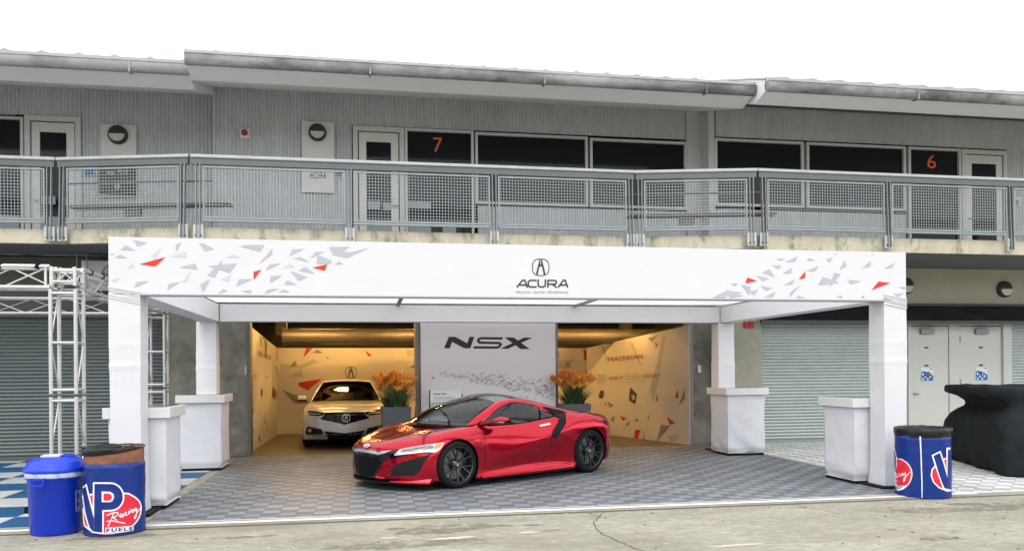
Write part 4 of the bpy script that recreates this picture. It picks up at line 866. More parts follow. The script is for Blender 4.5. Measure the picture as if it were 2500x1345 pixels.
mb = MB(); mb.tube((-.29, .0, .02), (-.29, .0, 1.28), .014, 8); mb.tube((.35, .0, .02), (.35, .0, 1.2), .014, 8); mb.box(-.33, .39, -.15, .15, 0, .02); mb.build('stand', M_lampd, T)
# ------------------------------------------------------------------ planters
def planter(x, y, label, seed, H=.96, w=.285):
    T = empty('planter', (x, y, 0), R(3), label, 'planter', 'grey planters with orange blossoms'); r = random.Random(seed)
    mb = MB(); k = .80; mb.add([(-w * k, -w * k, 0), (w * k, -w * k, 0), (w * k, w * k, 0), (-w * k, w * k, 0), (-w, -w, H), (w, -w, H), (w, w, H), (-w, w, H), (-w + .03, -w + .03, H), (w - .03, -w + .03, H), (w - .03, w - .03, H), (-w + .03, w - .03, H), (-w + .03, -w + .03, H - .08), (w - .03, -w + .03, H - .08), (w - .03, w - .03, H - .08), (-w + .03, w - .03, H - .08)],
                   [(3, 2, 1, 0), (0, 1, 5, 4), (1, 2, 6, 5), (2, 3, 7, 6), (3, 0, 4, 7), (4, 5, 9, 8), (5, 6, 10, 9), (6, 7, 11, 10), (7, 4, 8, 11), (8, 9, 13, 12), (9, 10, 14, 13), (10, 11, 15, 14), (11, 8, 12, 15), (12, 13, 14, 15)])
    mb.build('pot', mat('planter_grey', (.095, .105, .12), .55, var=.05, vs=3), T, bevel=.006)
    mb = MB()
    def blade(x0, y0, a, L, lean, wd, mi):
        P = []; n = 7
        for i in range(n + 1):
            t = i / n; h = lean * t ** 1.8 * L; zz_ = H - .06 + L * t * (1 - .22 * lean * t); cx_, cy_ = x0 + math.cos(a) * h, y0 + math.sin(a) * h
            ww = wd * (math.sin(math.pi * min(1, .18 + .82 * t)) ** .7) * (1 - t * .3); px_, py_ = -math.sin(a) * ww, math.cos(a) * ww
            P.append([(cx_ - px_, cy_ - py_, zz_), (cx_ + math.cos(a) * ww * .3, cy_ + math.sin(a) * ww * .3, zz_ - ww * .25), (cx_ + px_, cy_ + py_, zz_)])
        mb.grid(P, mi, True); return P[-1][1]
    for i in range(240):
        a = r.uniform(0, 6.28); d = r.uniform(0, .22); blade(math.cos(a) * d, math.sin(a) * d, a + r.uniform(-.6, .6), r.uniform(.22, .56), r.uniform(.15, .95), r.uniform(.006, .013), r.choice([0, 0, 1]))
    for i in range(40):
        a = r.uniform(0, 6.28); d = r.uniform(.08, .24); blade(math.cos(a) * d, math.sin(a) * d, a + r.uniform(-.4, .4), r.uniform(.2, .42), r.uniform(.5, 1.1), r.uniform(.016, .026), r.choice([0, 1, 2]))
    tips = []
    for i in range(105):
        a = r.uniform(0, 6.28); d = r.uniform(0, .16); L = r.uniform(.42, .70); lean = r.uniform(.05, .85)
        h = lean * .62 * L; top = (math.cos(a) * (d + h), math.sin(a) * (d + h), H - .05 + L * (1 - .22 * lean)); mid = (math.cos(a) * (d + h * .35), math.sin(a) * (d + h * .35), H - .05 + L * .55)
        mb.tube((math.cos(a) * d, math.sin(a) * d, H - .06), mid, .005, 5, 3, cap=False); mb.tube(mid, top, .005, 5, 3, cap=False); tips.append((top, a, lean))
    mb.build('foliage', [mat('leaf_dark', (.030, .075, .022), .5, var=.2, vs=8), mat('leaf_mid', (.07, .13, .035), .5, var=.2, vs=8), mat('leaf_grey', (.035, .07, .045), .6), mat('stem_green', (.22, .26, .07), .5)], T, recalc=False)
    fm = [mat('petal_orange', (.98, .42, .05), .6, var=.2, vs=12), mat('petal_deep', (.80, .27, .04), .6)]
    protos = []
    for s in range(3):
        fb = MB()
        for k in range(12):
            a = r.uniform(0, 6.28); e = r.uniform(.05, .85); L = r.uniform(.05, .105); d = Vector((math.cos(a) * math.sin(e), math.sin(a) * math.sin(e), math.cos(e))); sd = d.orthogonal().normalized() * .008
            fb.add([-sd * .4, sd * .4, d * L * .55 + sd * 1.2, d * L + Vector((0, 0, -.01)), d * L * .55 - sd * 1.2], [(0, 1, 2, 3, 4)], r.choice([0, 0, 1]), True)
        protos.append(fb)
    pm = []
    for i, (p, a, le) in enumerate(tips):
        if i < 3: o = protos[i].build('flower', fm, T, recalc=False); pm.append(o)
        else: o = pm[i % 3].copy(); COL.objects.link(o); o.parent = T
        o.location = p; o.rotation_euler = (r.uniform(-.3, .3), le * .35, a); o.scale = (1.6,) * 3
planter(.60, 16.45, 'grey square planter of orange blossoms in front of the white sedan', 3)
planter(4.28, 16.55, 'grey square planter of orange blossoms behind the red sports car roof', 8)
# ------------------------------------------------------------------ barrels and bin
def bag_mesh(r0, z0, seed, thick=.10, dip=.0, side=None):
    r = random.Random(seed); n = 72; P = []; ph = [(r.randint(3, 22), r.uniform(0, 6), r.uniform(.3, 1)) for _ in range(10)]
    prof = [(-.02, -.16 - dip), (-.03, -.02), (-.012, .008), (.006, .012), (.014, -.01), (.018, -.04), (.012, -thick * .7), (.006, -thick)]
    for k, (dr, dz) in enumerate(prof):
        row = []
        for i in range(n + 1):
            t = 2 * math.pi * (i % n) / n; w = sum(c * math.sin(a * t + b + k * .8) for a, b, c in ph) / 5
            if side is not None: f_ = .12 + .88 * max(0, math.cos((t - side) / 1.6)) ** 1.5; dz_ = dz * (f_ if dz < 0 and k > 3 else 1); dr_ = dr * (.4 + .6 * f_)
            else: dz_, dr_ = dz, dr
            row.append(((r0 + dr_ + .008 * w) * math.cos(t), (r0 + dr_ + .008 * w) * math.sin(t), z0 + dz_ * (1 + (.12 * w if k > 5 else 0)) + .006 * w))
        P.append(row)
    c = [[(0, 0, z0 - .2)] * (n + 1)]; mb = MB(); mb.grid(c + P, 0, True); return mb
M_bag = mat('black_plastic_bag', (.008, .009, .010), .32, spec=.35, bump=.35, bs=18)
M_vb = mat('banner_blue', (.002, .026, .20), .36, spec=.35, bump=.9, bs=5, var=.06, vs=5); M_vr = mat('banner_red', (.72, .012, .045), .4, bump=.3, bs=7); M_vw = mat('banner_white', (.82, .82, .84), .4)
def drum(x, y, rad, h, zbl, label, seed, rust, bagthick, bagdip=0, side=None):
    T = empty('oil_drum', (x, y, -.02), 0, label, 'barrel'); wv = lambda t, z: .006 * math.sin(5 * t + z * 9 + seed) + .004 * math.sin(11 * t - z * 14)
    mb = MB(); mb.lathe([(.001, .004), (rad * .97, .004), (rad * .985, .02), (rad * .985, h * .62), (rad * .995, h * .64), (rad * .985, h * .66), (rad * .985, h * .90), (rad * .996, h * .915), (rad * .985, h * .93), (rad * .985, h - .02), (rad, h - .008), (rad * .98, h), (rad * .96, h - .01), (rad * .95, h * .6), (.001, h * .6)], n=48, smooth=True); mb.build('steel_body', rust, T, recalc=False)
    mb = MB(); pr = [(rad * 1.0 + .004, .012)] + [(rad * 1.012 + .002 * math.sin(k * 2), .03 + (zbl - .03) * k / 14) for k in range(15)] + [(rad * .99, zbl + .001)]; mb.lathe(pr, n=72, wob=wv)
    w = mb.build('banner_wrap', M_vb, T, recalc=False)
    bag_mesh(rad, h, seed, bagthick, bagdip, side).build('bag_liner', M_bag, T, recalc=False); return T, w
Mrust = mat('rusty_steel', (.30, .12, .065), .8, var=.3, vs=6, var2=.2, vs2=40, dark=(.13, .06, .045), dl=(.45, .7))
D1, W1 = drum(-2.62, 9.30, .295, .90, .745, 'rusty oil drum in a blue banner with red oval logo, beside the blue bin', 1, Mrust, .075, .02, R(215))
D2, W2 = drum(7.165, 9.58, .330, .885, .80, 'oil drum in a blue logo banner with black bag beside the right tent column', 2, mat('dark_steel_drum', (.08, .05, .04), .7, var=.2, vs=8), .105)
bpy.context.view_layer.update()
ZA = lambda p: (p[0] / 4.41, 1040 + p[1] / 4.41)
bv = bvh_of([W1]); st = 7.0 * 4.41 / 2
ell = [(890, 780), (905, 760), (950, 738), (1010, 722), (1340, 712), (1420, 735), (1490, 785), (1522, 850), (1520, 925), (1490, 1005), (1430, 1075), (1340, 1125), (1230, 1155), (1110, 1160), (1010, 1143), (940, 1100), (900, 1040)]
vp = [(897, 672), (930, 645), (975, 830), (1018, 990), (1024, 980), (1023, 618), (1190, 619)] + [(1190 + 130 * math.cos(a), 758 - 139 * math.sin(a)) for a in np.linspace(1.45, -1.45, 16)] + [(1190, 897), (1105, 900), (1103, 1140), (1010, 1128), (972, 1085), (930, 930)]
def smooth_closed(P, k=4):
    out = []; n = len(P)
    for i in range(n):
        a, b, c, d = (np.array(P[(i + j - 1) % n], float) for j in range(4))
        for t in np.linspace(0, 1, k, endpoint=False): out.append(tuple(.5 * ((2 * b) + (-a + c) * t + (2 * a - 5 * b + 4 * c - d) * t * t + (-a + 3 * b - 3 * c + d) * t ** 3)))
    return out
ell = smooth_closed(ell)
lay_poly(bv, offset_poly(ell, 0), .003, st, 'logo_oval_border', M_vw, W1, px=ZA); lay_poly(bv, offset_poly(ell, -17), .005, st, 'logo_oval', M_vr, W1, px=ZA)
vv_ = [(897, 672), (930, 645), (975, 830), (1018, 990), (1014, 1128), (1003, 1126), (972, 1085), (930, 930)]
pv_ = [(1104, 1140), (1016, 1128), (1020, 985), (1023, 618)] + vp[vp.index((1190, 619)):vp.index((1105, 900)) + 1]
for k_, q_ in enumerate((vv_, pv_)):
    lay_poly(bv, offset_poly(q_, 17), .007 + .0004 * k_, st, 'logo_letter_border', M_vw, W1, px=ZA)
for k_, q_ in enumerate((vv_, pv_)): lay_poly(bv, q_, .009 + .0004 * k_, st, 'logo_letter', M_vb, W1, px=ZA)
lay_poly(bv, [(1100, 700), (1190, 703), (1222, 725), (1228, 765), (1212, 800), (1180, 815), (1100, 812)], .011, st, 'logo_counter_border', M_vw, W1, px=ZA); lay_poly(bv, [(1120, 722), (1180, 722), (1203, 740), (1206, 768), (1195, 790), (1170, 797), (1118, 795)], .013, st, 'logo_counter', M_vr, W1, px=ZA)
def laytext(bvh, txt, p0, p1, p2, off, name, m, par, px, **k):
    v, f = textmesh(txt, **k); return lay(bvh, [(p0[0] + s * (p1[0] - p0[0]) + t * (p2[0] - p0[0]), p0[1] + s * (p1[1] - p0[1]) + t * (p2[1] - p0[1])) for s, t in v], f, off, st * 2, name, m, par, px=px)
mb = None
scr = [[(1165, 1075), (1205, 985), (1225, 930)], [(1150, 960), (1200, 935), (1262, 925), (1272, 945), (1245, 968), (1205, 985)], [(1150, 1020), (1205, 1015), (1345, 1042)], [(1222, 985), (1262, 1012)],
       [(1322, 945), (1298, 942), (1285, 965), (1298, 975), (1318, 952)], [(1322, 945), (1318, 970), (1330, 972)], [(1362, 925), (1342, 930), (1335, 950), (1352, 956), (1368, 945)], [(1388, 905), (1380, 940), (1390, 942)], [(1392, 880), (1394, 886)],
       [(1405, 900), (1400, 932)], [(1403, 915), (1420, 895), (1428, 900), (1424, 925), (1434, 926)], [(1462, 880), (1442, 888), (1440, 908), (1455, 905), (1466, 885)], [(1466, 880), (1462, 960), (1450, 990), (1438, 985), (1445, 965), (1480, 910), (1515, 868)]]
V, Fc = [], []
for pth in scr:
    for q in stroke(pth, 11): b = len(V); V += q; Fc.append((b, b + 1, b + 2, b + 3))
lay(bv, V, Fc, .008, st * 2, 'script_lettering', M_vw, W1, px=ZA)
lay_poly(bv, [(1138, 1142), (1142, 1090), (1420, 1070), (1430, 1082), (1428, 1120), (1290, 1142)], .013, st, 'lettering_border', M_vw, W1, px=ZA); laytext(bv, 'FUELS', (1150, 1135), (1416, 1117), (1153, 1097), .016, 'lettering', M_vb, W1, ZA, bold=.03, sp=1.25)
ZB = lambda p: (2150 + p[0] / 3.957, 900 + p[1] / 3.957)
bv = bvh_of([W2]); st = 12.
lay_poly(bv, [(374, 632), (388, 632), (397, 850), (405, 1100), (404, 1244), (396, 1244), (394, 1100), (386, 850)], .006, st, 'banner_seam', M_vw, W2, px=ZB)
e1 = [(124, 770), (145, 790), (162, 860), (205, 868), (260, 905), (300, 965), (308, 1025), (290, 1090), (250, 1140), (205, 1168), (150, 1160), (140, 1000)]
e1 = smooth_closed(e1)
lay_poly(bv, e1, .003, st, 'logo_oval_border', M_vw, W2, px=ZB); lay_poly(bv, smooth_closed([(163, 872), (205, 880), (255, 915), (288, 968), (296, 1025), (280, 1082), (245, 1122), (160, 1120), (150, 1000), (160, 930)]), .005, st, 'logo_oval', M_vr, W2, px=ZB)
lay_poly(bv, [(124, 785), (140, 800), (154, 870), (150, 940), (134, 965)], .007, st, 'logo_letters', M_vb, W2, px=ZB)
V, Fc = [], []
for pth in ([(165, 1010), (150, 1035), (160, 1050), (175, 1030)], [(190, 1005), (182, 1035)], [(200, 1040), (206, 1012), (218, 1008), (216, 1034)], [(248, 1000), (228, 1010), (230, 1028), (246, 1015), (238, 1075), (225, 1088), (228, 1060), (290, 992)], [(150, 1075), (172, 1085)]):
    for q in stroke(pth, 7): b = len(V); V += q; Fc.append((b, b + 1, b + 2, b + 3))
lay(bv, V, Fc, .008, st * 2, 'script_lettering', M_vw, W2, px=ZB)
laytext(bv, 'ELS', (150, 1160), (210, 1150), (150, 1132), .009, 'lettering_border', M_vw, W2, ZB, bold=.06); laytext(bv, 'ELS', (152, 1157), (208, 1148), (152, 1135), .011, 'lettering', M_text, W2, ZB, bold=.02)
e2 = [(600, 870), (640, 850), (668, 850), (680, 1000), (682, 1180), (640, 1185), (560, 1150), (505, 1095), (482, 1030), (490, 970), (530, 920)]
v2 = [(490, 832), (575, 790), (608, 880), (632, 980), (630, 762), (668, 757), (675, 1180), (600, 1160), (560, 1050), (520, 930)]
lay_poly(bv, e2, .003, st, 'logo_oval_border', M_vw, W2, px=ZB); lay_poly(bv, offset_poly(e2, -13), .005, st, 'logo_oval', M_vr, W2, px=ZB); lay_poly(bv, v2, .007, st, 'logo_letters_border', M_vw, W2, px=ZB)
lay_poly(bv, [(508, 838), (568, 810), (598, 900), (640, 1050), (644, 780), (672, 778), (676, 1165), (612, 1150), (572, 1050), (535, 930)], .009, st, 'logo_letters', M_vb, W2, px=ZB)
# blue recycling bin
M_bb = mat('blue_plastic', (.004, .040, .58), .38, spec=.5, bump=.12, bs=60); T = empty('recycling_bin', (-3.225, 9.40, -.02), 0, 'bright blue plastic lidded bin with clear liner left of the rusty drum', 'bin')
mb = MB(); mb.lathe([(.001, .004), (.232, .004), (.246, .02), (.272, .58), (.285, .585), (.287, .63), (.29, .66), (.27, .66), (.001, .62)], n=48); mb.build('tub', M_bb, T, recalc=False)
mb = MB(); mb.lathe([(.305, .655), (.31, .67), (.305, .70), (.285, .71), (.272, .752), (.225, .783), (.12, .802), (.001, .807)], n=48); mb.lathe([(.001, .655), (.305, .655)], n=48); mb.box(-.055, .20, -.035, .035, .77, .818); L_o = mb.build('lid', M_bb, T, recalc=False)
mb = MB(); mb.box(-.12, .06, -.09, .05, .806, .824); mb.build('paper_sheet', M_white, L_o)
mb = MB(); mb.lathe([(.286, .60), (.296, .61), (.29, .625), (.298, .64), (.288, .655)], n=72, wob=lambda t, z: .012 * math.sin(17 * t + z * 40) + .01 * math.sin(7 * t)); mb.build('liner', mat('clear_liner', (.55, .60, .75), .25), T, recalc=False)
for a in (R(-104), R(76)):
    c, s_ = math.cos(a), math.sin(a); P = lambda q, rr, z: (rr * c - q * s_, rr * s_ + q * c, z); mb = MB()
    for p, q in ((P(-.07, .28, .60), P(-.07, .315, .60)), (P(.07, .28, .60), P(.07, .315, .60)), (P(-.07, .315, .60), P(-.055, .315, .535)), (P(.07, .315, .60), P(.055, .315, .535)), (P(-.055, .315, .535), P(.055, .315, .535)), (P(-.07, .315, .60), P(.07, .315, .60))): mb.bar(p, q, .012, .018)
    mb.build('handle', M_bb, T)
bv = bvh_of([o for o in T.children if o.name.startswith('tub')])
V, Fc = [], []
for q in stroke([(815, 695), (915, 685), (915, 905), (818, 910)], 7, True): b = len(V); V += q; Fc.append((b, b + 1, b + 2, b + 3))
for pth in ([(828, 890), (838, 872), (848, 890), (858, 872), (868, 890), (880, 872)], [(835, 720), (865, 712), (878, 740), (850, 760), (838, 790), (870, 800)], [(850, 740), (880, 700)], [(842, 800), (860, 840), (880, 830)]):
    for q in stroke(pth, 9): b = len(V); V += q; Fc.append((b, b + 1, b + 2, b + 3))
lay(bv, V, Fc, .003, 40, 'sticker', mat('sticker_print', (.45, .55, .75), .5), T, px=ZA)
# ------------------------------------------------------------------ truss
T = empty('truss_frame', (-3.8, 11.6, 0), 0, 'silver aluminium box truss goalpost frame standing left of the tent', 'truss'); T.location = (0, 0, 0)
def truss(p, q, s, name, t=.025, seg=.46, parent=T, side=(0, 1, 2, 3), plates=()):
    p, q = Vector(p), Vector(q); d = q - p; L = d.length; d.normalize(); a = Vector((0, 0, 1)) if abs(d.z) < .5 else Vector((0, 1, 0)); b = d.cross(a).normalized(); mb = MB(); C = [(a * i + b * j) * (s / 2) for i, j in ((-1, -1), (1, -1), (1, 1), (-1, 1))]
    for c in C: mb.tube(p + c, q + c, t, 12)
    n = max(1, round(L / seg))
    for k in range(4):
        c0, c1 = C[k], C[(k + 1) % 4]
        for i in range(n if k in side else 0):
            u, v = i * L / n, (i + 1) * L / n
            (x, y) = (c0, c1) if (i % 2 == 0) else (c1, c0); mb.tube(p + d * u + x, p + d * v + y, t * .42, 8)
        for u in [.05, L - .05] + list(plates): mb.tube(p + d * u + c0, p + d * u + c1, t * .75, 8)
    return mb.build(name, M_alu, parent)
X0, Y0, X1, Y1, s, zc = -3.83, 11.60, -3.83, 16.35, .30, 2.91
TWS = (0, 2)
truss((X0, Y0, .03), (X0, Y0, 1.36), s, 'tower', side=TWS, seg=.66); truss((X0, Y0, 1.40), (X0, Y0, 2.75), s, 'tower', plates=(.66,), side=TWS, seg=.66); truss((X0, Y0, 2.80), (X0, Y0, 3.04), s * .93, 'corner_block')
truss((X1, Y1, .03), (X1, Y1, 1.36), s, 'tower', plates=(.66,), side=TWS, seg=.66); truss((X1, Y1, 1.40), (X1, Y1, 2.75), s, 'tower', plates=(.66,), side=TWS, seg=.66); truss((X1, Y1, 2.80), (X1, Y1, 3.04), s * .93, 'corner_block')
truss((-9.5, Y0, zc), (X0 - .16, Y0, zc), .27, 'beam', seg=.55); truss((X0, Y0 + .16, zc), (X1, Y1 - .16, zc), .27, 'beam', seg=.5); truss((-9.5, Y1, zc), (X1 - .16, Y1, zc), .27, 'beam', t=.02, seg=.7)
mb = MB()
for x, y in ((X0, Y0), (X1, Y1)): mb.box(x - .3, x + .3, y - .3, y + .3, .0015, .02)
mb.build('base_plate', M_lampd, T)
mb = MB(); rr = random.Random(5)
for x in (-5.0, -4.6, -4.15): mb.lathe([(.034, -.012), (.04, 0), (.034, .012)], (0, 0, 0), 12) if False else mb.tube((x, Y0 - .135, zc + .10), (x + .03, Y0 - .135, zc + .175), .034, 10)
for k in range(6): y = Y0 + .5 + k * .5; mb.tube((X0 + .135, y, zc + .12), (X0 + .135, y + .03, zc + .15), .034, 10)
mb.build('cable_tie', M_rubber, T)
mb = MB(); mb.box(-4.0, -3.3, 10.62, 11.05, .0015, .05)
for k in range(22): mb.box(-3.99 + k * .031, -3.975 + k * .031, 10.60, 11.05, .05, .075)
tag(mb.build('rubber_mat', M_rubber), 'dark ribbed rubber base mat on the floor behind the blue bin', 'mat')
# ------------------------------------------------------------------ covered race car
T = empty('covered_race_car', (10.2, 12.1, 0), R(-20.5), 'race car with a rear wing fully hidden under a draped black cover', 'covered car')
mb = MB()
def rbox(pts): mb.add(pts, [(0, 1, 3, 2), (4, 6, 7, 5), (0, 4, 5, 1), (2, 3, 7, 6), (0, 2, 6, 4), (1, 5, 7, 3)])
def slab(x0, x1, y0, y1, z0, z1): rbox([(x, y, z) for x in (x0, x1) for y in (y0, y1) for z in (z0, z1)])
sec = [(-.26, .50, 1.28), (-.22, .84, 1.36), (-.06, .97, 1.42), (.5, 1.03, 1.42), (1.0, 1.10, 1.40), (2.0, 1.2, 1.38), (4.5, 1.2, 1.3)]
P = []
for (x, z, hw) in sec:
    row = []
    for k in range(25):
        a = math.pi * k / 24; c, s_ = math.cos(a), math.sin(a); e = .38
        row.append((x, -math.copysign(abs(c) ** e, c) * hw * (1 + .10 * (1 - s_ ** .4)), z * s_ ** e if s_ > 0 else 0))
    P.append(row)
nr = len(P); vv = [p for r_ in P for p in r_]; ff = []
for i in range(nr - 1):
    for j in range(25): k = (j + 1) % 25; ff.append((i * 25 + j, i * 25 + k, (i + 1) * 25 + k, (i + 1) * 25 + j))
mb.add(vv, ff + [tuple(range(25))[::-1], tuple(range((nr - 1) * 25, nr * 25))], 0, True)
slab(-.32, .12, -1.0, 1.02, 1.19, 1.35)                       # wing
slab(.3, 4.3, -1.0, 1.05, .5, 1.24)
rbox([(-.28, -.98, 1.22), (-.28, -.98, 1.33), (-.28, 1.0, 1.22), (-.28, 1.0, 1.33), (.45, -.95, .85), (1.0, -.98, 1.35), (.45, .95, .85), (1.0, .98, 1.35)])
slab(.08, 4.2, -.85, .95, .6, 1.32)
o = mb.build('cover', M_blackcloth, T)
m_ = o.modifiers.new('r', 'REMESH'); m_.mode = 'VOXEL'; m_.voxel_size = .045; m_.use_smooth_shade = True
m_ = o.modifiers.new('s', 'SMOOTH'); m_.factor = .8; m_.iterations = 7
tx2 = bpy.data.textures.new('wrinkles', 'CLOUDS'); tx2.noise_scale = .16; m_ = o.modifiers.new('d2', 'DISPLACE'); m_.texture = tx2; m_.strength = .02; m_.mid_level = .5
tx = bpy.data.textures.new('folds', 'CLOUDS'); tx.noise_scale = .55; m_ = o.modifiers.new('d', 'DISPLACE'); m_.texture = tx; m_.strength = .09; m_.mid_level = .5
# ------------------------------------------------------------------ cars
def pchip(xs, ys, q):
    """monotone cubic through (xs,ys)"""
    xs, ys = np.array(xs, float), np.array(ys, float); h = np.diff(xs); d = np.diff(ys) / h; m = np.zeros(len(xs)); m[0], m[-1] = d[0], d[-1]
    for i in range(1, len(xs) - 1):
        if d[i - 1] * d[i] > 0: w1, w2 = 2 * h[i] + h[i - 1], h[i] + 2 * h[i - 1]; m[i] = (w1 + w2) / (w1 / d[i - 1] + w2 / d[i])
    i = np.clip(np.searchsorted(xs, q) - 1, 0, len(xs) - 2); t = (q - xs[i]) / h[i]
    return (2 * t ** 3 - 3 * t ** 2 + 1) * ys[i] + (t ** 3 - 2 * t ** 2 + t) * h[i] * m[i] + (-2 * t ** 3 + 3 * t ** 2) * ys[i + 1] + (t ** 3 - t ** 2) * h[i] * m[i + 1]
def car_body(rows, parent, mats, arches, nx=130, sub=5, p=2.5, half=.95, name='body', blackfn=None):
    """rows: X c zb yb ys zs yl zl yc zc yu zu ysh zsh yd zd zt"""
    rows = sorted(rows); A = np.array(rows); xs = A[:, 0]
    q = np.unique(np.concatenate([np.linspace(xs[0], xs[-1], nx), xs])); cols = [q] + [pchip(xs, A[:, k], q) for k in range(1, 17)]; V = []; NR = None
    for i in range(len(q)):
        (X, c, zb, yb, ys, zs, yl, zl, yc, zc, yu, zu, ysh, zsh, yd, zd, zt) = [cl[i] for cl in cols]
        ctrl = [(yl, zl), (yc, zc), (yu, zu), (ysh, zsh), (yd, zd), (0, zt)]
        E = [(ys, zs)] + ctrl + [(-yd, zd)]; pts = [(0, zb), (yb, zb), (ys, zs)]; E = [(2 * ys - yl, 2 * zs - zl)] + E
        for k in range(1, len(E) - 2):
            a, b, c2, d = map(np.array, (E[k - 1], E[k], E[k + 1], E[k + 2]))
            for s in range(1, sub + 1):
                t = s / sub; w = .5 * ((2 * b) + (-a + c2) * t + (2 * a - 5 * b + 4 * c2 - d) * t * t + (-a + 3 * b - 3 * c2 + d) * t ** 3); pts.append(tuple(w))
        pts[-1] = (0, zt)
        full = pts + [(-y, z) for y, z in pts[-2:0:-1]]; NR = len(full)
        V.append([(X - (1 if X > -1.5 else -1) * c * min(1.2, abs(y) / half) ** p, y, z) for y, z in full])
    mb = MB(); vs = [v for r in V for v in r]; fs = []; n = len(V)
    for i in range(n - 1):
        for j in range(NR): k = (j + 1) % NR; fs.append((i * NR + j, i * NR + k, (i + 1) * NR + k, (i + 1) * NR + j))
    mb.add(vs, fs, 0, True)
    for i in (0, n - 1):
        b = V[i]; h = NR // 2; X, c = cols[0][i], cols[1][i]; M_ = 24; idx = []
        for j in range(h + 1):
            a_, b_ = b[j], b[(NR - j) % NR]; row = [i * NR + j]
            if j in (0, h): idx.append([i * NR + j] * (M_ + 1)); continue
            for k in range(1, M_):
                y = a_[1] + (b_[1] - a_[1]) * k / M_; z = a_[2]; row.append(len(mb.v)); mb.v.append((X - (1 if X > -1.5 else -1) * c * min(1.2, abs(y) / half) ** p, y, z))
            row.append(i * NR + NR - j); idx.append(row)
        for j in range(h):
            for k in range(M_):
                f = (idx[j][k], idx[j + 1][k], idx[j + 1][k + 1], idx[j][k + 1]); f = [q for z, q in enumerate(f) if q not in f[:z]]
                if len(f) > 2: mb.f.append(f); mb.mi.append(0); mb.sm.append(True)
    o = mb.build(name, mats, parent)
    cut = MB()
    for (x, z, r) in arches:
        for sg in (1, -1): cut.tube((x, sg * .62, z), (x, sg * 1.3, z), r, 56)
    co = cut.build('arch_cutter', mats, None); co.matrix_world = parent.matrix_world
    for pl in co.data.polygons: pl.material_index = 1
    src = o.data; src.calc_loop_triangles(); sv = [v.co.copy() for v in src.vertices]; sn = [v.normal.copy() for v in src.vertices]; st_ = [tuple(t.vertices) for t in src.loop_triangles]
    bt = BVHTree.FromPolygons(sv, st_)
    md = o.modifiers.new('arch', 'BOOLEAN'); md.object = co; md.operation = 'DIFFERENCE'; md.solver = 'EXACT'
    bpy.context.view_layer.update(); dg = bpy.context.evaluated_depsgraph_get(); me = bpy.data.meshes.new_from_object(o.evaluated_get(dg)); o.modifiers.clear(); old = o.data; o.data = me; bpy.data.meshes.remove(old)
    bpy.data.objects.remove(co)
    from mathutils.interpolate import poly_3d_calc
    me = o.data; NL = [None] * len(me.loops); cache = {}
    for pl in me.polygons:
        for li in pl.loop_indices:
            if pl.material_index: NL[li] = pl.normal.copy(); continue
            vi = me.loops[li].vertex_index
            if vi not in cache:
                h, _, fi, _ = bt.find_nearest(me.vertices[vi].co); t = st_[fi]; w = poly_3d_calc([sv[k] for k in t], h); cache[vi] = (sn[t[0]] * w[0] + sn[t[1]] * w[1] + sn[t[2]] * w[2]).normalized()
            NL[li] = cache[vi]
    me.normals_split_custom_set([tuple(n) for n in NL])
    if blackfn:
        for pl in o.data.polygons:
            if pl.material_index == 0 and blackfn(pl.center, pl.normal): pl.material_index = 1
    return o
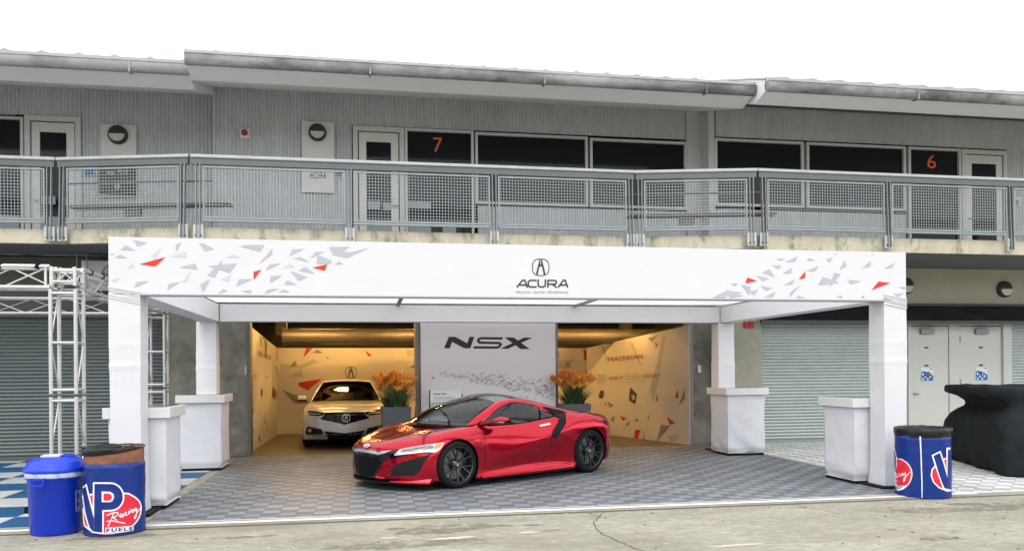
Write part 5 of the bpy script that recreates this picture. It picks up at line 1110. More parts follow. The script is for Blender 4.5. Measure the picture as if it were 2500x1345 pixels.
def wheel(parent, x, y, z, r, w, rr, m, spokes='y'):
    """wheel centred at x,y,z; outer face towards +y if y>0"""
    sg = 1 if y > 0 else -1; T = bpy.data.objects.new('wheel', None); COL.objects.link(T); T.parent = parent; T.location = (x, y, z); T.empty_display_size = .1
    if sg < 0: T.rotation_euler = (0, 0, math.pi)
    h = w / 2; mb = MB()
    mb.lathe([(rr * .93, -h), (r - .05, -h - .004), (r - .018, -h + .015), (r, -h + .045), (r, h - .045), (r - .018, h - .015), (r - .05, h + .006), (rr + .012, h - .002), (rr * .99, h - .016), (rr * .93, h - .05)], n=64, axis='Y')
    for k in range(4): yy = -h + .06 + k * (w - .12) / 3; mb.lathe([(r + .0005, yy - .004), (r - .006, yy), (r + .0005, yy + .004)], n=64, axis='Y', mi=1)
    mb.build('tyre', [mat('tyre_rubber', (.013, .013, .014), .8, spec=.15, bump=.15, bs=40), M_black], T, recalc=False)
    mb = MB(); mb.lathe([(rr * .90, -h + .01), (rr * .88, h - .07), (rr * .93, h - .035), (rr * .995, h - .012), (rr * 1.0, h - .004), (rr * .965, h - .002), (rr * .945, h - .02), (rr * .90, h - .06), (rr * .86, -h + .02)], n=64, axis='Y')
    mb.lathe([(.001, h - .030), (.028, h - .030), (.034, h - .036), (.075, h - .055), (.085, h - .10), (.001, h - .10)], n=32, axis='Y')
    n = 6 if spokes == 'y' else 5
    for k in range(n):
        a0 = 2 * math.pi * k / n + .35
        def P(rad, a, yy): return (rad * math.cos(a), yy, rad * math.sin(a))
        for s in (-1, 1):
            w1 = .15 * s; fork = rr * .50
            pts = [P(.045, a0 + .1 * s, h - .060), P(rr * .42, a0 + .05 * s, h - .045), P(rr * .94, a0 + .24 * s, h - .018)] if spokes == 'y' else [P(.05, a0 + .3 * s, h - .06), P(rr * .93, a0 + .1 * s, h - .02)]
            for p, q in zip(pts, pts[1:]): mb.bar(p, q, .015, .026, up=(0, 1, 0))
    mb.build('rim', m, T, recalc=False)
    mb = MB(); mb.tube((0, h - .15, 0), (0, h - .12, 0), rr * .80, 40); mb.build('brake_disc', mat('brake_steel', (.22, .22, .22), .35, metal=.8), T)
    mb = MB(); a = R(200 if x > -1 else -20)
    for k in range(7): q = a + (k - 3) * .12; mb.bar((rr * .58 * math.cos(q), h - .13, rr * .58 * math.sin(q)), (rr * .84 * math.cos(q), h - .13, rr * .84 * math.sin(q)), .07, .05, up=(0, 1, 0))
    mb.build('brake_caliper', mat('caliper_dark', (.03, .03, .03), .4), T)
    mb = MB(); mb.tube((0, h - .03, 0), (0, h - .025, 0), .022, 20); mb.build('centre_cap', mat('cap_silver', (.5, .5, .52), .3, metal=.8), T)
    mb = MB()
    for k in range(5): q = 2 * math.pi * k / 5 + .35; mb.tube((.055 * math.cos(q), h - .06, .055 * math.sin(q)), (.055 * math.cos(q), h - .045, .055 * math.sin(q)), .009, 6)
    mb.build('wheel_nut', MATS['cap_silver'], T)
    return T
def mir(P): return [[(x, -y, z) for x, y, z in r] for r in P]
# ---- red sports car ---------------------------------------------------------
def flakepaint(name, col, metal, rough):
    m = mat(name, col, rough, metal=metal, spec=.5, coat=.55); return m
M_paint = flakepaint('red_metallic_paint', (.50, .0015, .018), .85, .20)
M_gb = mat('gloss_black', (.004, .004, .005), .08, spec=.45); M_mb = mat('satin_black', (.008, .008, .009), .5, spec=.15)
M_win = glassmat('car_window_glass', (.46, .56, .55), 1.62); M_wsg = glassmat('windscreen_glass', (.60, .70, .68), 1.55)
O = Vector((.8167, 12.3137, 0)); ANG = math.atan2(-.49819, -.86707)
CAR = empty('sports_car', O, ANG, 'glossy red low sports car with black wheels parked under the white tent', 'car')
bpy.context.view_layer.update()
#        X    c    zb   yb   ys   zs   yl   zl   yc   zc   yu   zu   ysh  zsh  yd   zd   zt
NROWS = [(.955, .50, .17, .62, .70, .17, .76, .35, .78, .42, .76, .48, .70, .515, .40, .535, .535),
         (.935, .50, .14, .72, .80, .14, .85, .30, .865, .42, .84, .51, .76, .565, .42, .585, .585),
         (.89, .50, .125, .80, .885, .125, .905, .28, .91, .43, .88, .54, .79, .60, .43, .625, .625),
         (.80, .47, .125, .83, .915, .13, .935, .28, .935, .45, .905, .58, .81, .645, .45, .675, .665),
         (.62, .38, .12, .85, .94, .13, .955, .28, .955, .47, .93, .62, .84, .70, .42, .732, .702),
         (.38, .24, .12, .86, .955, .13, .965, .28, .965, .48, .95, .655, .84, .758, .46, .782, .752),
         (.0, .06, .12, .86, .96, .13, .965, .28, .968, .48, .955, .685, .82, .822, .52, .826, .808),
         (-.25, 0, .12, .86, .96, .12, .955, .26, .955, .46, .945, .68, .82, .84, .58, .835, .855),
         (-.45, 0, .12, .86, .96, .115, .935, .22, .940, .45, .925, .68, .815, .855, .70, .845, .80),
         (-.60, 0, .12, .86, .965, .115, .925, .21, .935, .44, .92, .68, .81, .848, .70, .80, .66),
         (-1.0, 0, .12, .86, .968, .12, .898, .23, .940, .45, .915, .68, .805, .842, .70, .62, .56),
         (-1.4, 0, .12, .86, .968, .125, .882, .25, .958, .535, .92, .69, .80, .862, .70, .62, .56),
         (-1.8, 0, .12, .86, .97, .13, .892, .26, .982, .61, .935, .73, .80, .90, .70, .68, .62),
         (-2.05, 0, .12, .86, .975, .135, .93, .25, .972, .60, .955, .76, .83, .925, .62, .93, .92),
         (-2.35, 0, .13, .86, .975, .15, .965, .26, .975, .55, .965, .79, .85, .955, .58, .985, .99),
         (-2.65, 0, .14, .86, .97, .16, .97, .30, .975, .55, .965, .80, .84, .955, .56, .975, .975),
         (-2.95, .04, .16, .84, .955, .18, .965, .32, .965, .56, .95, .79, .81, .925, .54, .955, .955),
         (-3.25, .20, .20, .82, .93, .22, .95, .36, .95, .58, .93, .77, .80, .885, .52, .935, .94),
         (-3.40, .32, .24, .78, .90, .26, .93, .40, .935, .58, .91, .75, .79, .845, .50, .91, .925),
         (-3.45, .34, .30, .74, .84, .32, .88, .44, .90, .58, .88, .72, .77, .79, .50, .84, .86)]
body = car_body(NROWS, CAR, [M_paint, M_mb], [(0, .334, .365), (-2.63, .350, .378)], nx=150, sub=6,
                blackfn=lambda c, n: (-2.02 < c.x < -.44 and abs(c.y) < .775 and n.z > -.2 and c.z > .45 and abs(c.y) < .775) or c.z < .128 and n.z < -.5)
for sg in (1, -1):
    wheel(CAR, 0, sg * .835, .334, .334, .25, .262, mat('dark_alloy', (.075, .078, .082), .28, metal=.85)); wheel(CAR, -2.63, sg * .83, .350, .350, .30, .272, MATS['dark_alloy'])
mb = MB()
for x in (0, -2.63):
    for s in (1, -1): mb.tube((x, s * .40, .34), (x, s * .63, .34), .33, 24)
mb.build('wheel_well', M_black, CAR)
# greenhouse rails (left side)
Bl = [(-.45, .80, .862), (-.9, .795, .850), (-1.4, .79, .868), (-1.75, .78, .896), (-2.08, .755, .930)]
Wl = [(-.47, .795, .868), (-.70, .748, .965), (-.90, .705, 1.065), (-1.08, .672, 1.138), (-1.27, .652, 1.168), (-1.50, .648, 1.142), (-1.70, .652, 1.092), (-1.93, .675, 1.005), (-2.10, .745, .935)]
Rl = [(-.26, .775, .862), (-.50, .715, .985), (-.74, .645, 1.09), (-.97, .590, 1.178), (-1.20, .570, 1.222), (-1.45, .566, 1.215), (-1.75, .575, 1.165), (-2.1, .60, 1.085), (-2.5, .64, 1.005), (-2.85, .66, .955)]
Wr = Wl[:-1] + [(-2.12, .755, .945), (-2.35, .82, .965), (-2.85, .80, .935)]
P = strip(Wr, Rl, 70, 7, (0, .018, .012)); mb = MB(); mb.grid(P); rail = mb.build('roof_rail', M_paint, CAR); mb = MB(); mb.grid(mir(P)); mb.build('roof_rail', M_paint, CAR)
mb = MB(); P = strip(Bl, Wl, 50, 12, (0, .022, 0)); mb.grid(P)
wg = outward(mb.build('side_window', M_win, CAR)); mb = MB(); mb.grid(mir(P)); outward(mb.build('side_window', M_win, CAR))
Cb = [(-.26, .775, .862), (-.20, .70, .862), (-.10, .45, .870), (-.04, .2, .876), (-.03, 0, .878), (-.04, -.2, .876), (-.10, -.45, .870), (-.20, -.70, .862), (-.26, -.775, .862)]
Hd = [(-.97, .590, 1.178), (-.955, .4, 1.214), (-.94, .2, 1.232), (-.935, 0, 1.238), (-.94, -.2, 1.232), (-.955, -.4, 1.214), (-.97, -.590, 1.178)]
lf = Rl[:4]; rt = [(x, -y, z) for x, y, z in lf]
mb = MB(); P = coons(Cb, Hd, lf, rt, 25, 14)
P = [[p + np.array([.04 * math.sin(math.pi * j / 13) * 1, 0, .035 * math.sin(math.pi * j / 13)]) * math.sin(math.pi * min(1, .12 + i / 24 * .76 + .0)) for i, p in enumerate(r)] for j, r in enumerate(P)]
mb.grid(P); ws = outward(mb.build('windscreen', M_wsg, CAR))
Rr = [(-1.98, .592, 1.115), (-2.0, .4, 1.14), (-2.02, 0, 1.155), (-2.0, -.4, 1.14), (-1.98, -.592, 1.115)]
rl = [(-.97, .590, 1.178), (-1.20, .570, 1.222), (-1.45, .566, 1.215), (-1.75, .575, 1.165), (-1.98, .592, 1.115)]
P = coons(Hd, Rr, rl, [(x, -y, z) for x, y, z in rl], 25, 22); P = [[p + np.array([0, 0, .028 * math.sin(math.pi * j / 21) * math.sin(math.pi * i / 24)]) for i, p in enumerate(r)] for j, r in enumerate(P)]
mb = MB(); mb.grid(P); roofp = mb.build('roof_panel', mat('black_roof', (.02, .02, .022), .12, spec=.5, coat=.8), CAR, recalc=True)
# header shade band at the top of the windscreen and rear glass / engine cover
P = coons(Rr, [(-2.75, .64, .965), (-2.8, 0, .985), (-2.75, -.64, .965)], [(-1.98, .592, 1.115), (-2.1, .60, 1.085), (-2.5, .64, 1.005), (-2.75, .64, .965)], [(-1.98, -.592, 1.115), (-2.1, -.60, 1.085), (-2.5, -.64, 1.005), (-2.75, -.64, .965)], 16, 10)
mb = MB(); mb.grid(P); mb.build('rear_window', M_gb, CAR, recalc=True)
# bulkhead behind seats + interior
mb = MB()
for s in (1, -1):
    mb.bar((-1.60, s * .60, .86), (-1.78, s * .56, 1.13), .06, .10)
mb.box(-2.02, -1.96, -.62, .62, .55, .93); mb.build('bulkhead', M_mb, CAR)
M_int = mat('interior_dark', (.035, .037, .04), .6)
for s in (1, -1):
    mb = MB(); cx = s * .36; mb.box(-1.35, -.90, cx - .24, cx + .24, .45, .58)
    mb.add([(-1.30, cx - .24, .55), (-1.30, cx + .24, .55), (-1.50, cx + .20, 1.0), (-1.50, cx - .20, 1.0), (-1.42, cx - .24, .5), (-1.42, cx + .24, .5), (-1.60, cx + .20, .98), (-1.60, cx - .20, .98)], [(0, 1, 2, 3), (7, 6, 5, 4), (0, 4, 5, 1), (1, 5, 6, 2), (2, 6, 7, 3), (3, 7, 4, 0)])
    mb.box(-1.62, -1.50, cx - .12, cx + .12, .98, 1.08); mb.build('seat', M_int, CAR, bevel=.03)
mb = MB(); mb.profx([(-.70, .5), (.70, .5), (.72, .84), (-.72, .84)], -.78, -.30); mb.v = [(x, y, z + (.0 if x < -.5 else .0)) for x, y, z in mb.v]; mb.build('dashboard', M_int, CAR, bevel=.03)
mb = MB(); n = 24
for k in range(n):
    a, b = 2 * math.pi * k / n, 2 * math.pi * (k + 1) / n; f_ = lambda t: (-.86 - .06 * math.sin(t), .37 + .17 * math.cos(t), .82 + .16 * math.sin(t)); mb.tube(f_(a), f_(b), .015, 8, cap=False)
mb.tube((-.84, .37, .82), (-.6, .37, .74), .03, 8); mb.bar((-.86, .22, .82), (-.86, .52, .82), .03, .05); mb.build('steering_wheel', M_mb, CAR)
mb = MB(); mb.box(-.88, -.86, -.11, .09, 1.10, 1.165); mb.tube((-.87, 0, 1.15), (-.90, 0, 1.23), .012, 8); mb.build('rear_view_mirror', M_mb, CAR, bevel=.006)
# door mirrors
for s in (1, -1):
    M = MB(); pts = []
    for i in range(9):
        t = i / 8; row = []
        for k in range(13):
            a = math.pi * k / 12
            row.append((-.70 - .06 * t + .085 * math.cos(a) * (math.sin(math.pi * min(1, .30 + .55 * t))) - .02, s * (.90 + .235 * t), .918 + .006 * t + .062 * math.sin(a) * math.sin(math.pi * min(1, .22 + .66 * t))))
        pts.append(row)
    M.grid(pts); c = len(pts) - 1; M.add(pts[c], [tuple(range(13))]); M.add(pts[0], [tuple(range(13))]); mo = M.build('door_mirror', M_paint, CAR)
    M = MB(); pts2 = []
    for i in range(9):
        t = i / 8; row = []
        for k in range(13):
            a = math.pi * k / 12
            row.append((-.70 - .06 * t + .085 * math.cos(a) * (math.sin(math.pi * min(1, .30 + .55 * t))) - .02, s * (.90 + .235 * t), .917 + .006 * t - .045 * math.sin(a) * math.sin(math.pi * min(1, .25 + .6 * t))))
        pts2.append(row)
    M.grid(pts2); M.build('mirror_underside', M_gb, mo)
    M = MB(); M.bar((-.66, s * .95, .903), (-.70, s * 1.12, .907), .006, .012); M.build('indicator', mat('chrome_trim', (.75, .75, .77), .2, metal=.9), mo)
    M = MB(); M.bar((-.50, s * .80, .885), (-.68, s * .93, .915), .09, .022); M.build('mirror_arm', M_paint, mo)
# lower trim
def noseline(y, X=.93, c=.5): return X - c * (abs(y) / .95) ** 2.5
mb = MB(); P = []
for k in range(49):
    y = -.93 + 1.86 * k / 48; x = noseline(y, .95, .54); w = .9
    P.append([(x - .30, y * .93, .105), (x + .012, y, .103), (x + .012, y, .122), (x - .03, y, .135)])
mb.grid(P, 0, False); mb.build('front_splitter', M_mb, CAR, recalc=True)
for s in (1, -1):
    mb = MB(); P = []
    for k in range(30):
        t = k / 29; x = -.40 - 1.86 * t; fl = .012 + .035 * math.sin(math.pi * t) ** .6
        P.append([(x, s * .90, .11), (x, s * (.962 + fl), .108), (x, s * (.966 + fl), .135 + .01 * t), (x, s * (.925), .185 + .035 * math.sin(math.pi * t * .9))])
    mb.grid(P, 0, True); mb.build('side_skirt', M_paint, CAR)
    mb = MB(); mb.bar((-.42, s * .95, .098), (-2.24, s * .95, .103), .05, .016); mb.build('sill_trim', M_mb, CAR)
    mb = MB(); P = []      # winglet under the front corner
    for k in range(16):
        t = k / 15; y = .50 + .42 * t; x = noseline(y, .955, .54); f_ = math.sin(math.pi * min(1, t * 1.6) / 2); P.append([(x - .05, s * y, .125), (x + .005 + .02 * f_, s * (y + .012 * f_), .125 - .03 * t), (x + .006 + .02 * f_, s * (y + .012 * f_), .132 - .02 * t + .008 * f_), (x - .02, s * y, .15 + .02 * f_)])
    mb.grid(P, 0, True); mb.build('front_winglet', M_paint, CAR)
mb = MB(); P = []
for k in range(41):
    y = -.78 + 1.56 * k / 40; x = -3.40 + .28 * (abs(y) / .8) ** 2.4; P.append([(x + .22, y, .918 - .04 * abs(y)), (x + .02, y, .938 - .05 * abs(y)), (x + .005, y, .930 - .05 * abs(y)), (x + .04, y, .89 - .04 * abs(y))])
mb.grid(P, 0, True); mb.build('rear_spoiler', M_paint, CAR)
for s in (1, -1):
    mb = MB(); P = []
    for k in range(20):
        y = s * (.30 + .52 * k / 19); x = -3.455 + .34 * (abs(y) / .95) ** 2.5; P.append([(x - .012, y, .70), (x - .012, y, .76)])
    mb.grid(P, 0, True); mb.build('tail_light', mat('tail_red', (.3, .005, .01), .15, coat=1), CAR, recalc=False)
bpy.context.view_layer.update()
Z1 = lambda p: (820 + p[0] / 3.5714, 940 + p[1] / 3.5714)
bvb = bvh_of([body]); bva = bvh_of([body, rail, wg, ws]); st = 12.
def L1(poly, off, name, m, mirror=True, bv=None, s=None): return lay_poly(bv or bvb, poly, off, s or st, name, m, CAR, mirror=mirror, px=Z1)
def nose_yz(p, X=.955, c=.50, pw=2.5):
    u, v = Z1(p); d = ray(u, v).normalized(); M = CAR.matrix_world.inverted(); o = M @ EYE; d = (M.to_3x3() @ d).normalized(); t0 = None
    for k in range(1250, 2400):
        q = o + d * (k * .0075)
        if q.x <= X - c * min(1.3, abs(q.y) / .95) ** pw: break
    return (q.y, q.z)
def front(polys, off, name, m, mirror=True, step=.03, closed_half=False, yz=False):
    """sheet laid on the nose, projected along the car's length; outline in zoomed photo pixels or (y,z)"""
    V = []; Fc = []
    bm = bmesh.new()
    for poly in polys:
        P2 = poly if yz else [nose_yz(q) for q in poly]; vs = [bm.verts.new((a, b, 0)) for a, b in P2]
        for t in tessellate_polygon([[Vector((a, b, 0)) for a, b in P2]]):
            try: bm.faces.new([vs[i] for i in t])
            except ValueError: pass
    for _ in range(7):
        es = [e for e in bm.edges if e.calc_length() > step]
        if not es: break
        bmesh.ops.subdivide_edges(bm, edges=es, cuts=1); bmesh.ops.triangulate(bm, faces=bm.faces)
    bm.verts.index_update(); M = CAR.matrix_world; Mi = M.inverted(); R3 = M.to_3x3()
    for v in bm.verts:
        h, n, _, _ = bvb.ray_cast(M @ Vector((2.0, v.co.x, v.co.y)), R3 @ Vector((-1, 0, 0)))
        if h is None: q = Vector((.955 - .5 * (abs(v.co.x) / .95) ** 2.5, v.co.x, v.co.y)); nn = Vector((1, 0, 0))
        else:
            q = Mi @ h; nn = (Mi.to_3x3() @ n).normalized()
            if nn.x < 0: nn = -nn
        V.append(q + nn * off)
    Fc = [tuple(v.index for v in f.verts) for f in bm.faces]; bm.free(); mb = MB(); mb.add(V, Fc, 0, True)
    if mirror == 'join': mb.add([(p.x, -p.y, p.z) for p in V], [f[::-1] for f in Fc], 0, True)
    elif mirror: m2 = MB(); m2.add([(p.x, -p.y, p.z) for p in V], [f[::-1] for f in Fc], 0, True); m2.build(name, m, CAR, recalc=False)
    return mb.build(name, m, CAR, recalc=False)
def L1s(paths, w, off, name, m, mirror=True, bv=None):
    V, Fc = [], []
    for pth in paths:
        for q in stroke(pth, w): b = len(V); V += q; Fc.append((b, b + 1, b + 2, b + 3))
    return lay(bv or bvb, V, Fc, off, st * 2, name, m, CAR, mirror=mirror, px=Z1)
g_ = [nose_yz(q) for q in [(390, 580), (450, 572), (540, 562), (505, 606), (440, 655), (415, 668), (385, 720), (335, 808)]]
front([[(-.002, .535), (.12, .535)] + g_ + [(.0 if 0 else g_[-1][0] * .6, .145), (-.002, .145)]], .006, 'front_grille', M_gb, 'join', yz=True)
gi = [[(a * .86 if a > 0 else a, .31 + (b - .31) * .80) for a, b in [(-.002, .50), (.12, .50)] + [(x_, z_ - .03) for x_, z_ in g_[:1]] + g_[5:] + [(g_[-1][0] * .6, .15), (-.002, .15)]]]
front(gi, .010, 'grille_mesh', mat('grille_mesh', (.003, .003, .004), .35, spec=.1), 'join', yz=True)
front([[(-.002, .512), (.14, .514)] + [nose_yz(q) for q in [(380, 604), (432, 592), (490, 567), (380, 583)]] + [(.14, .548), (-.002, .55)]], .016, 'chrome_bar', mat('chrome_bar', (.62, .64, .68), .25, metal=.6), 'join', yz=True)
front([[(504, 609), (700, 606), (772, 590), (806, 598), (788, 606), (762, 600), (600, 618), (428, 645), (414, 652), (440, 625), (480, 600), (540, 566)]], .007, 'lamp_surround', M_gb)
inl = [nose_yz(q) for q in [(479, 791), (479, 759), (517, 700), (581, 671), (708, 630), (770, 612), (788, 606), (783, 630), (759, 672), (727, 747), (683, 788)]]
front([inl], .006, 'side_air_inlet', M_mb, yz=True)
g1 = []
for a in np.arange(.2, 1.2, .028):
    for b in np.arange(.05, .75, .024):
        for (da, db) in ((.014, .012), (.014, -.012)):
            for s0 in (1,):
                q0, q1 = (a, b), (a + da, b + db); q2, q3 = (a + da, b + db), (a + 2 * da, b)
                if pip(a, b, inl) and pip(a + da, b + db, inl): g1 += stroke([q0, q1], .004)
                if pip(a + 2 * da, b, inl) and pip(a + da, b + db, inl): g1 += stroke([q2, q3], .004)
front(g1, .012, 'inlet_mesh', mat('inlet_mesh', (.03, .03, .033), .4, metal=.3), yz=True, step=.05)
L1([(508, 607), (558, 558), (700, 533), (800, 517), (944, 497), (905, 562), (862, 587), (760, 584), (640, 598)], .006, 'headlight', mat('headlight_silver', (.55, .56, .55), .22, metal=.5, var=.25, vs=22))
L1([(560, 583), (585, 562), (850, 521), (848, 548), (700, 574)], .010, 'headlight_lens', mat('headlight_lens', (.17, .18, .18), .1, spec=.8, var=.5, vs=26))
L1([(868, 517), (934, 504), (905, 545), (845, 556)], .011, 'turn_signal', mat('amber', (.85, .30, .09), .25, spec=.6))
L1s([[(512, 606), (645, 592), (770, 578), (865, 578), (903, 556), (938, 503)]], 9, .012, 'daytime_strip', mat('lamp_white', (.85, .86, .86), .25))
L1s([[(1282, 385), (1302, 470), (1302, 600), (1302, 745)], [(1302, 745), (1420, 725), (1560, 700), (1700, 665), (1790, 662), (1850, 600), (1882, 505), (1878, 440), (1885, 420)]], 2.2, .003, 'door_gap', M_mb)
L1([(1766, 353), (1790, 345), (1862, 330), (1872, 343), (1785, 362)], .010, 'door_handle', MATS['chrome_trim'])
L1([(1798, 186), (1850, 196), (1925, 212), (1985, 228), (2002, 250), (2006, 332), (1962, 402), (1917, 468), (1886, 443), (1888, 400), (1935, 325), (1945, 285), (1905, 268), (1860, 232)], .010, 'side_air_blade', M_mb, bv=bva)
L1s([[(1500, 606), (1700, 560), (1884, 505)]], 3, .002, 'door_crease', mat('crease_paint', (.40, .004, .02), .4, metal=.3, coat=1)) if False else None
L1([(262, 545), (240, 535), (248, 518), (272, 510), (300, 515), (298, 530), (280, 543)], .008, 'bonnet_badge', mat('badge_chrome', (.8, .8, .8), .3, metal=.4), mirror=False)
L1s([[(256, 538), (266, 520)], [(266, 520), (276, 536)], [(276, 536), (288, 518)]], 3, .012, 'badge_mark', M_paint, mirror=False)
L1s([[(775, 432), (830, 408), (885, 392)], [(775, 436), (830, 414)]], 3.5, .004, 'bonnet_vent', M_mb)
L1s([[(480, 512), (560, 478), (660, 452)], [(270, 480), (400, 425), (560, 365)]], 2.0, .003, 'bonnet_crease', mat('crease_red', (.20, .002, .01), .3, metal=.3, coat=1), mirror=False)
L1s([[(1180, 438), (1230, 420), (1275, 412)]], 5, .004, 'fender_vent', M_mb)
L1s([[(1762, 190), (1782, 240), (1778, 300)]], 9, .012, 'window_pillar', M_mb, bv=bva)
L1s([[(740, 352), (830, 360), (985, 372)], [(690, 352), (870, 366)]], 5, .006, 'wiper', M_mb, bv=bva)
L1s([[(1318, 300), (1380, 228), (1450, 180), (1530, 153), (1600, 152), (1740, 178)]], 4, .008, 'window_seal', M_mb, bv=bva)
L1s([[(1330, 352), (1560, 338), (1700, 318), (1900, 268)]], 4, .008, 'window_seal', M_mb, bv=bva)
# ---- white sedan ------------------------------------------------------------
SED = empty('sedan', (-.43, 18.86, 0), R(-90), 'cream white sedan facing out of the garage, partly behind the planter', 'car'); bpy.context.view_layer.update()
M_pearl = mat('pearl_white_paint', (.50, .485, .44), .28, metal=.15, coat=1.0)
SROWS = [(.96, .40, .32, .60, .68, .32, .74, .42, .76, .52, .76, .62, .70, .70, .40, .73, .74),
         (.93, .40, .25, .68, .78, .25, .84, .36, .85, .50, .84, .66, .76, .76, .42, .785, .79),
         (.86, .38, .20, .76, .86, .20, .90, .34, .90, .52, .88, .70, .80, .80, .44, .83, .84),
         (.70, .30, .18, .80, .90, .19, .92, .34, .92, .54, .90, .74, .83, .85, .46, .885, .89),
         (.35, .15, .18, .82, .915, .19, .925, .34, .925, .56, .915, .78, .84, .90, .48, .935, .945),
         (0, .0, .18, .82, .92, .19, .925, .34, .925, .58, .92, .80, .84, .93, .50, .965, .98),
         (-.45, 0, .18, .82, .92, .18, .915, .32, .925, .60, .92, .82, .84, .96, .60, .99, 1.01),
         (-.8, 0, .18, .82, .92, .18, .915, .32, .925, .62, .92, .84, .83, .97, .60, .98, .98),
         (-2.2, 0, .18, .82, .92, .18, .915, .32, .925, .64, .92, .86, .82, 1.0, .60, 1.0, 1.0),
         (-3.2, .05, .20, .82, .91, .20, .91, .34, .92, .64, .90, .86, .80, 1.0, .5, 1.06, 1.07),
         (-3.7, .25, .26, .76, .86, .26, .88, .4, .88, .62, .86, .84, .76, .96, .5, 1.04, 1.05),
         (-3.84, .3, .36, .70, .8, .38, .83, .48, .83, .62, .82, .8, .72, .9, .5, .96, .97)]
sb = car_body(SROWS, SED, [M_pearl, M_mb], [(0, .34, .375), (-2.775, .34, .375)], nx=90, sub=5)
for sg in (1, -1):
    wheel(SED, 0, sg * .81, .335, .335, .24, .235, mat('silver_alloy', (.4, .4, .41), .3, metal=.8), 'i'); wheel(SED, -2.775, sg * .81, .335, .335, .24, .235, MATS['silver_alloy'], 'i')
ap = [(-.42, .77, .99), (-.80, .70, 1.15), (-1.16, .60, 1.33), (-1.36, .56, 1.405)]; am = [(x, -y, z) for x, y, z in ap]
cb_ = [(-.42, .77, .99), (-.30, .4, 1.01), (-.26, 0, 1.02), (-.30, -.4, 1.01), (-.42, -.77, .99)]; hb_ = [(-1.36, .56, 1.405), (-1.30, .3, 1.43), (-1.28, 0, 1.437), (-1.30, -.3, 1.43), (-1.36, -.56, 1.405)]
P = coons(cb_, hb_, ap, am, 21, 12); mb = MB(); mb.grid(P); outward(mb.build('windscreen', glassmat('sedan_glass', (.12, .12, .11), 1.6), SED))
rb_ = [(-2.7, .56, 1.38), (-2.75, 0, 1.43), (-2.7, -.56, 1.38)]; sr = [(-1.36, .56, 1.405), (-2.0, .575, 1.43), (-2.7, .56, 1.38)]
P = coons(hb_, rb_, sr, [(x, -y, z) for x, y, z in sr], 21, 12); P = [[p + np.array([0, 0, .02 * math.sin(math.pi * j / 11)]) for p in r] for j, r in enumerate(P)]; mb = MB(); mb.grid(P); mb.build('roof_panel', M_pearl, SED)
ws_ = [(-.46, .80, .985), (-.84, .735, 1.14), (-1.18, .645, 1.31), (-1.45, .615, 1.375), (-2.1, .62, 1.395), (-2.7, .62, 1.345), (-3.2, .72, 1.12)]
rs_ = [(-.42, .77, .99), (-.80, .70, 1.15), (-1.16, .60, 1.33), (-1.36, .56, 1.405), (-2.0, .575, 1.43), (-2.7, .56, 1.38), (-3.2, .66, 1.13)]
mb = MB(); P = strip(ws_, rs_, 40, 5, (0, .012, .008)); mb.grid(P); mb.build('roof_rail', M_pearl, SED); mb = MB(); mb.grid(mir(P)); mb.build('roof_rail', M_pearl, SED)
bs_ = [(-.46, .82, .975), (-1.2, .83, .975), (-2.2, .82, 1.0), (-3.2, .75, 1.06)]
mb = MB(); P = strip(bs_, ws_, 40, 8, (0, .01, 0)); mb.grid(P); mb.build('side_window', M_gb, SED); mb = MB(); mb.grid(mir(P)); mb.build('side_window', M_gb, SED)
P = coons(rb_, [(-3.35, .64, 1.07), (-3.4, 0, 1.09), (-3.35, -.64, 1.07)], [(-2.7, .56, 1.38), (-3.2, .66, 1.13), (-3.35, .64, 1.07)], [(-2.7, -.56, 1.38), (-3.2, -.66, 1.13), (-3.35, -.64, 1.07)], 12, 6); mb = MB(); mb.grid(P); mb.build('rear_window', M_gb, SED)
for s in (1, -1):
    mb = MB(); mb.box(-.80, -.62, s * .90 if s > 0 else -1.10, 1.10 if s > 0 else -.90, 1.0, 1.11); m_ = mb.build('door_mirror', M_pearl, SED, bevel=.03)
    mb = MB(); mb.box(-.805, -.615, min(s * .89, s * 1.105), max(s * .89, s * 1.105), .985, 1.03); mb.build('mirror_underside', M_mb, m_, bevel=.01)
    mb = MB(); mb.box(-1.62, -1.50, s * .37 - .22, s * .37 + .22, .8, 1.18); mb.box(-1.62, -1.54, s * .37 - .11, s * .37 + .11, 1.18, 1.30); mb.build('seat', M_int, SED, bevel=.04)
mb = MB(); mb.box(-.9, -.5, -.68, .68, .8, .97); mb.build('dashboard', M_int, SED)
bpy.context.view_layer.update(); bvs = bvh_of([sb]); Z8 = lambda p: (730 + p[0] / 5.379, 860 + p[1] / 5.379); C8 = 625.
def S1(poly, off, name, m, mirror=True, s=16.): return lay_poly(bvs, poly, off, s, name, m, SED, mirror=mirror, px=Z8)
S1([(345, 787), (C8 + 4, 787), (C8 + 4, 950), (585, 944), (275, 872), (300, 838)], .005, 'front_grille', M_gb, mirror='join')
V = []
def S1s(paths, w, off, name, m, mirror=True):
    V, Fc = [], []
    for pth in paths:
        for q in stroke(pth, w): b = len(V); V += q; Fc.append((b, b + 1, b + 2, b + 3))
    return lay(bvs, V, Fc, off, 30., name, m, SED, mirror=mirror, px=Z8)
S1s([[(352, 790), (C8, 790)], [(350, 790), (278, 870)], [(278, 874), (585, 946), (C8, 955)]], 5, .009, 'grille_frame', mat('frame_silver', (.5, .5, .5), .25, metal=.7))
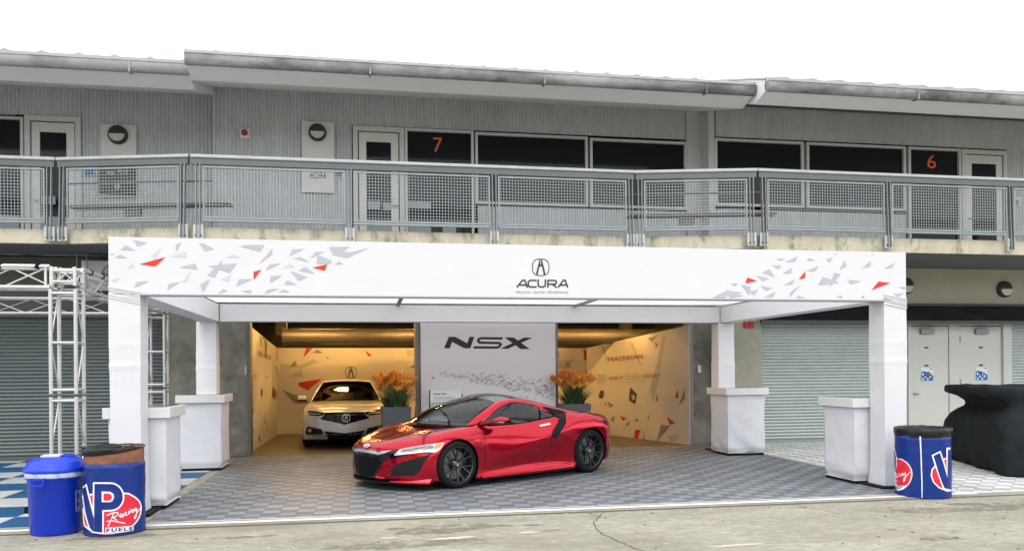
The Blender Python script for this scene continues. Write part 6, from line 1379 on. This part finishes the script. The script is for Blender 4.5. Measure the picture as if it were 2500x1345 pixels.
S1([(112, 764), (200, 772), (345, 790), (300, 832), (240, 835), (130, 824)], .005, 'headlight', M_gb)
S1s([[(140, 800), (165, 802)], [(175, 803), (200, 805)], [(208, 806), (232, 808)], [(240, 808), (256, 810)], [(266, 808), (284, 810)]], 12, .010, 'headlight_lens', mat('lens_grey', (.45, .43, .38), .2))
S1([(85, 1062), (100, 985), (118, 972), (290, 1003), (330, 1075), (110, 1080)], .005, 'fog_lamp_housing', M_mb)
S1s([[(88, 1080), (110, 1090), (360, 1100)], [(365, 1102), (300, 1004), (118, 968)]], 11, .009, 'fog_lamp_trim', MATS['frame_silver'])
S1([(125, 1005), (145, 998), (165, 1008), (165, 1040), (140, 1048), (122, 1030)], .012, 'fog_lamp', mat('fog_lens', (.45, .45, .45), .2, metal=.4))
S1([(330, 1030), (C8 + 4, 1062), (C8 + 4, 1190), (378, 1170), (378, 1110)], .005, 'lower_grille', M_mb, mirror='join')
S1s([[(300, 995), (C8, 1030)]], 2, .006, 'bumper_crease', mat('crease_shadow_gap', (.25, .24, .22), .5))
ringp = [(621 + 48 * math.copysign(abs(math.cos(t)) ** .7, math.cos(t)), 862 + 46 * math.copysign(abs(math.sin(t)) ** .7, math.sin(t))) for t in np.linspace(0, 2 * math.pi, 28)]
S1s([ringp, [(600, 895), (616, 845), (618, 835)], [(642, 895), (626, 845), (624, 835)]], 7, .014, 'badge', MATS['frame_silver'], mirror=False)
# ------------------------------------------------------------------ finish: put each Empty at its thing's base
def rebase(o, loc):
    loc = Vector(loc); o.location = loc
    for ch in o.children: ch.location = ch.location - loc
for o in [x for x in bpy.data.objects if x.parent is None and x.type == 'EMPTY']:
    if o.name == 'pit_building': rebase(o, (2, 17, 0))
    elif o.name == 'canopy_tent': rebase(o, (2.2, 13, 0))
    elif o.name == 'awning': rebase(o, (14, 16.7, 2.7))
    elif o.name == 'name_wall': rebase(o, (2.54, 16.8, 0))
    elif o.name == 'truss_frame': rebase(o, (-3.83, 11.6, 0))
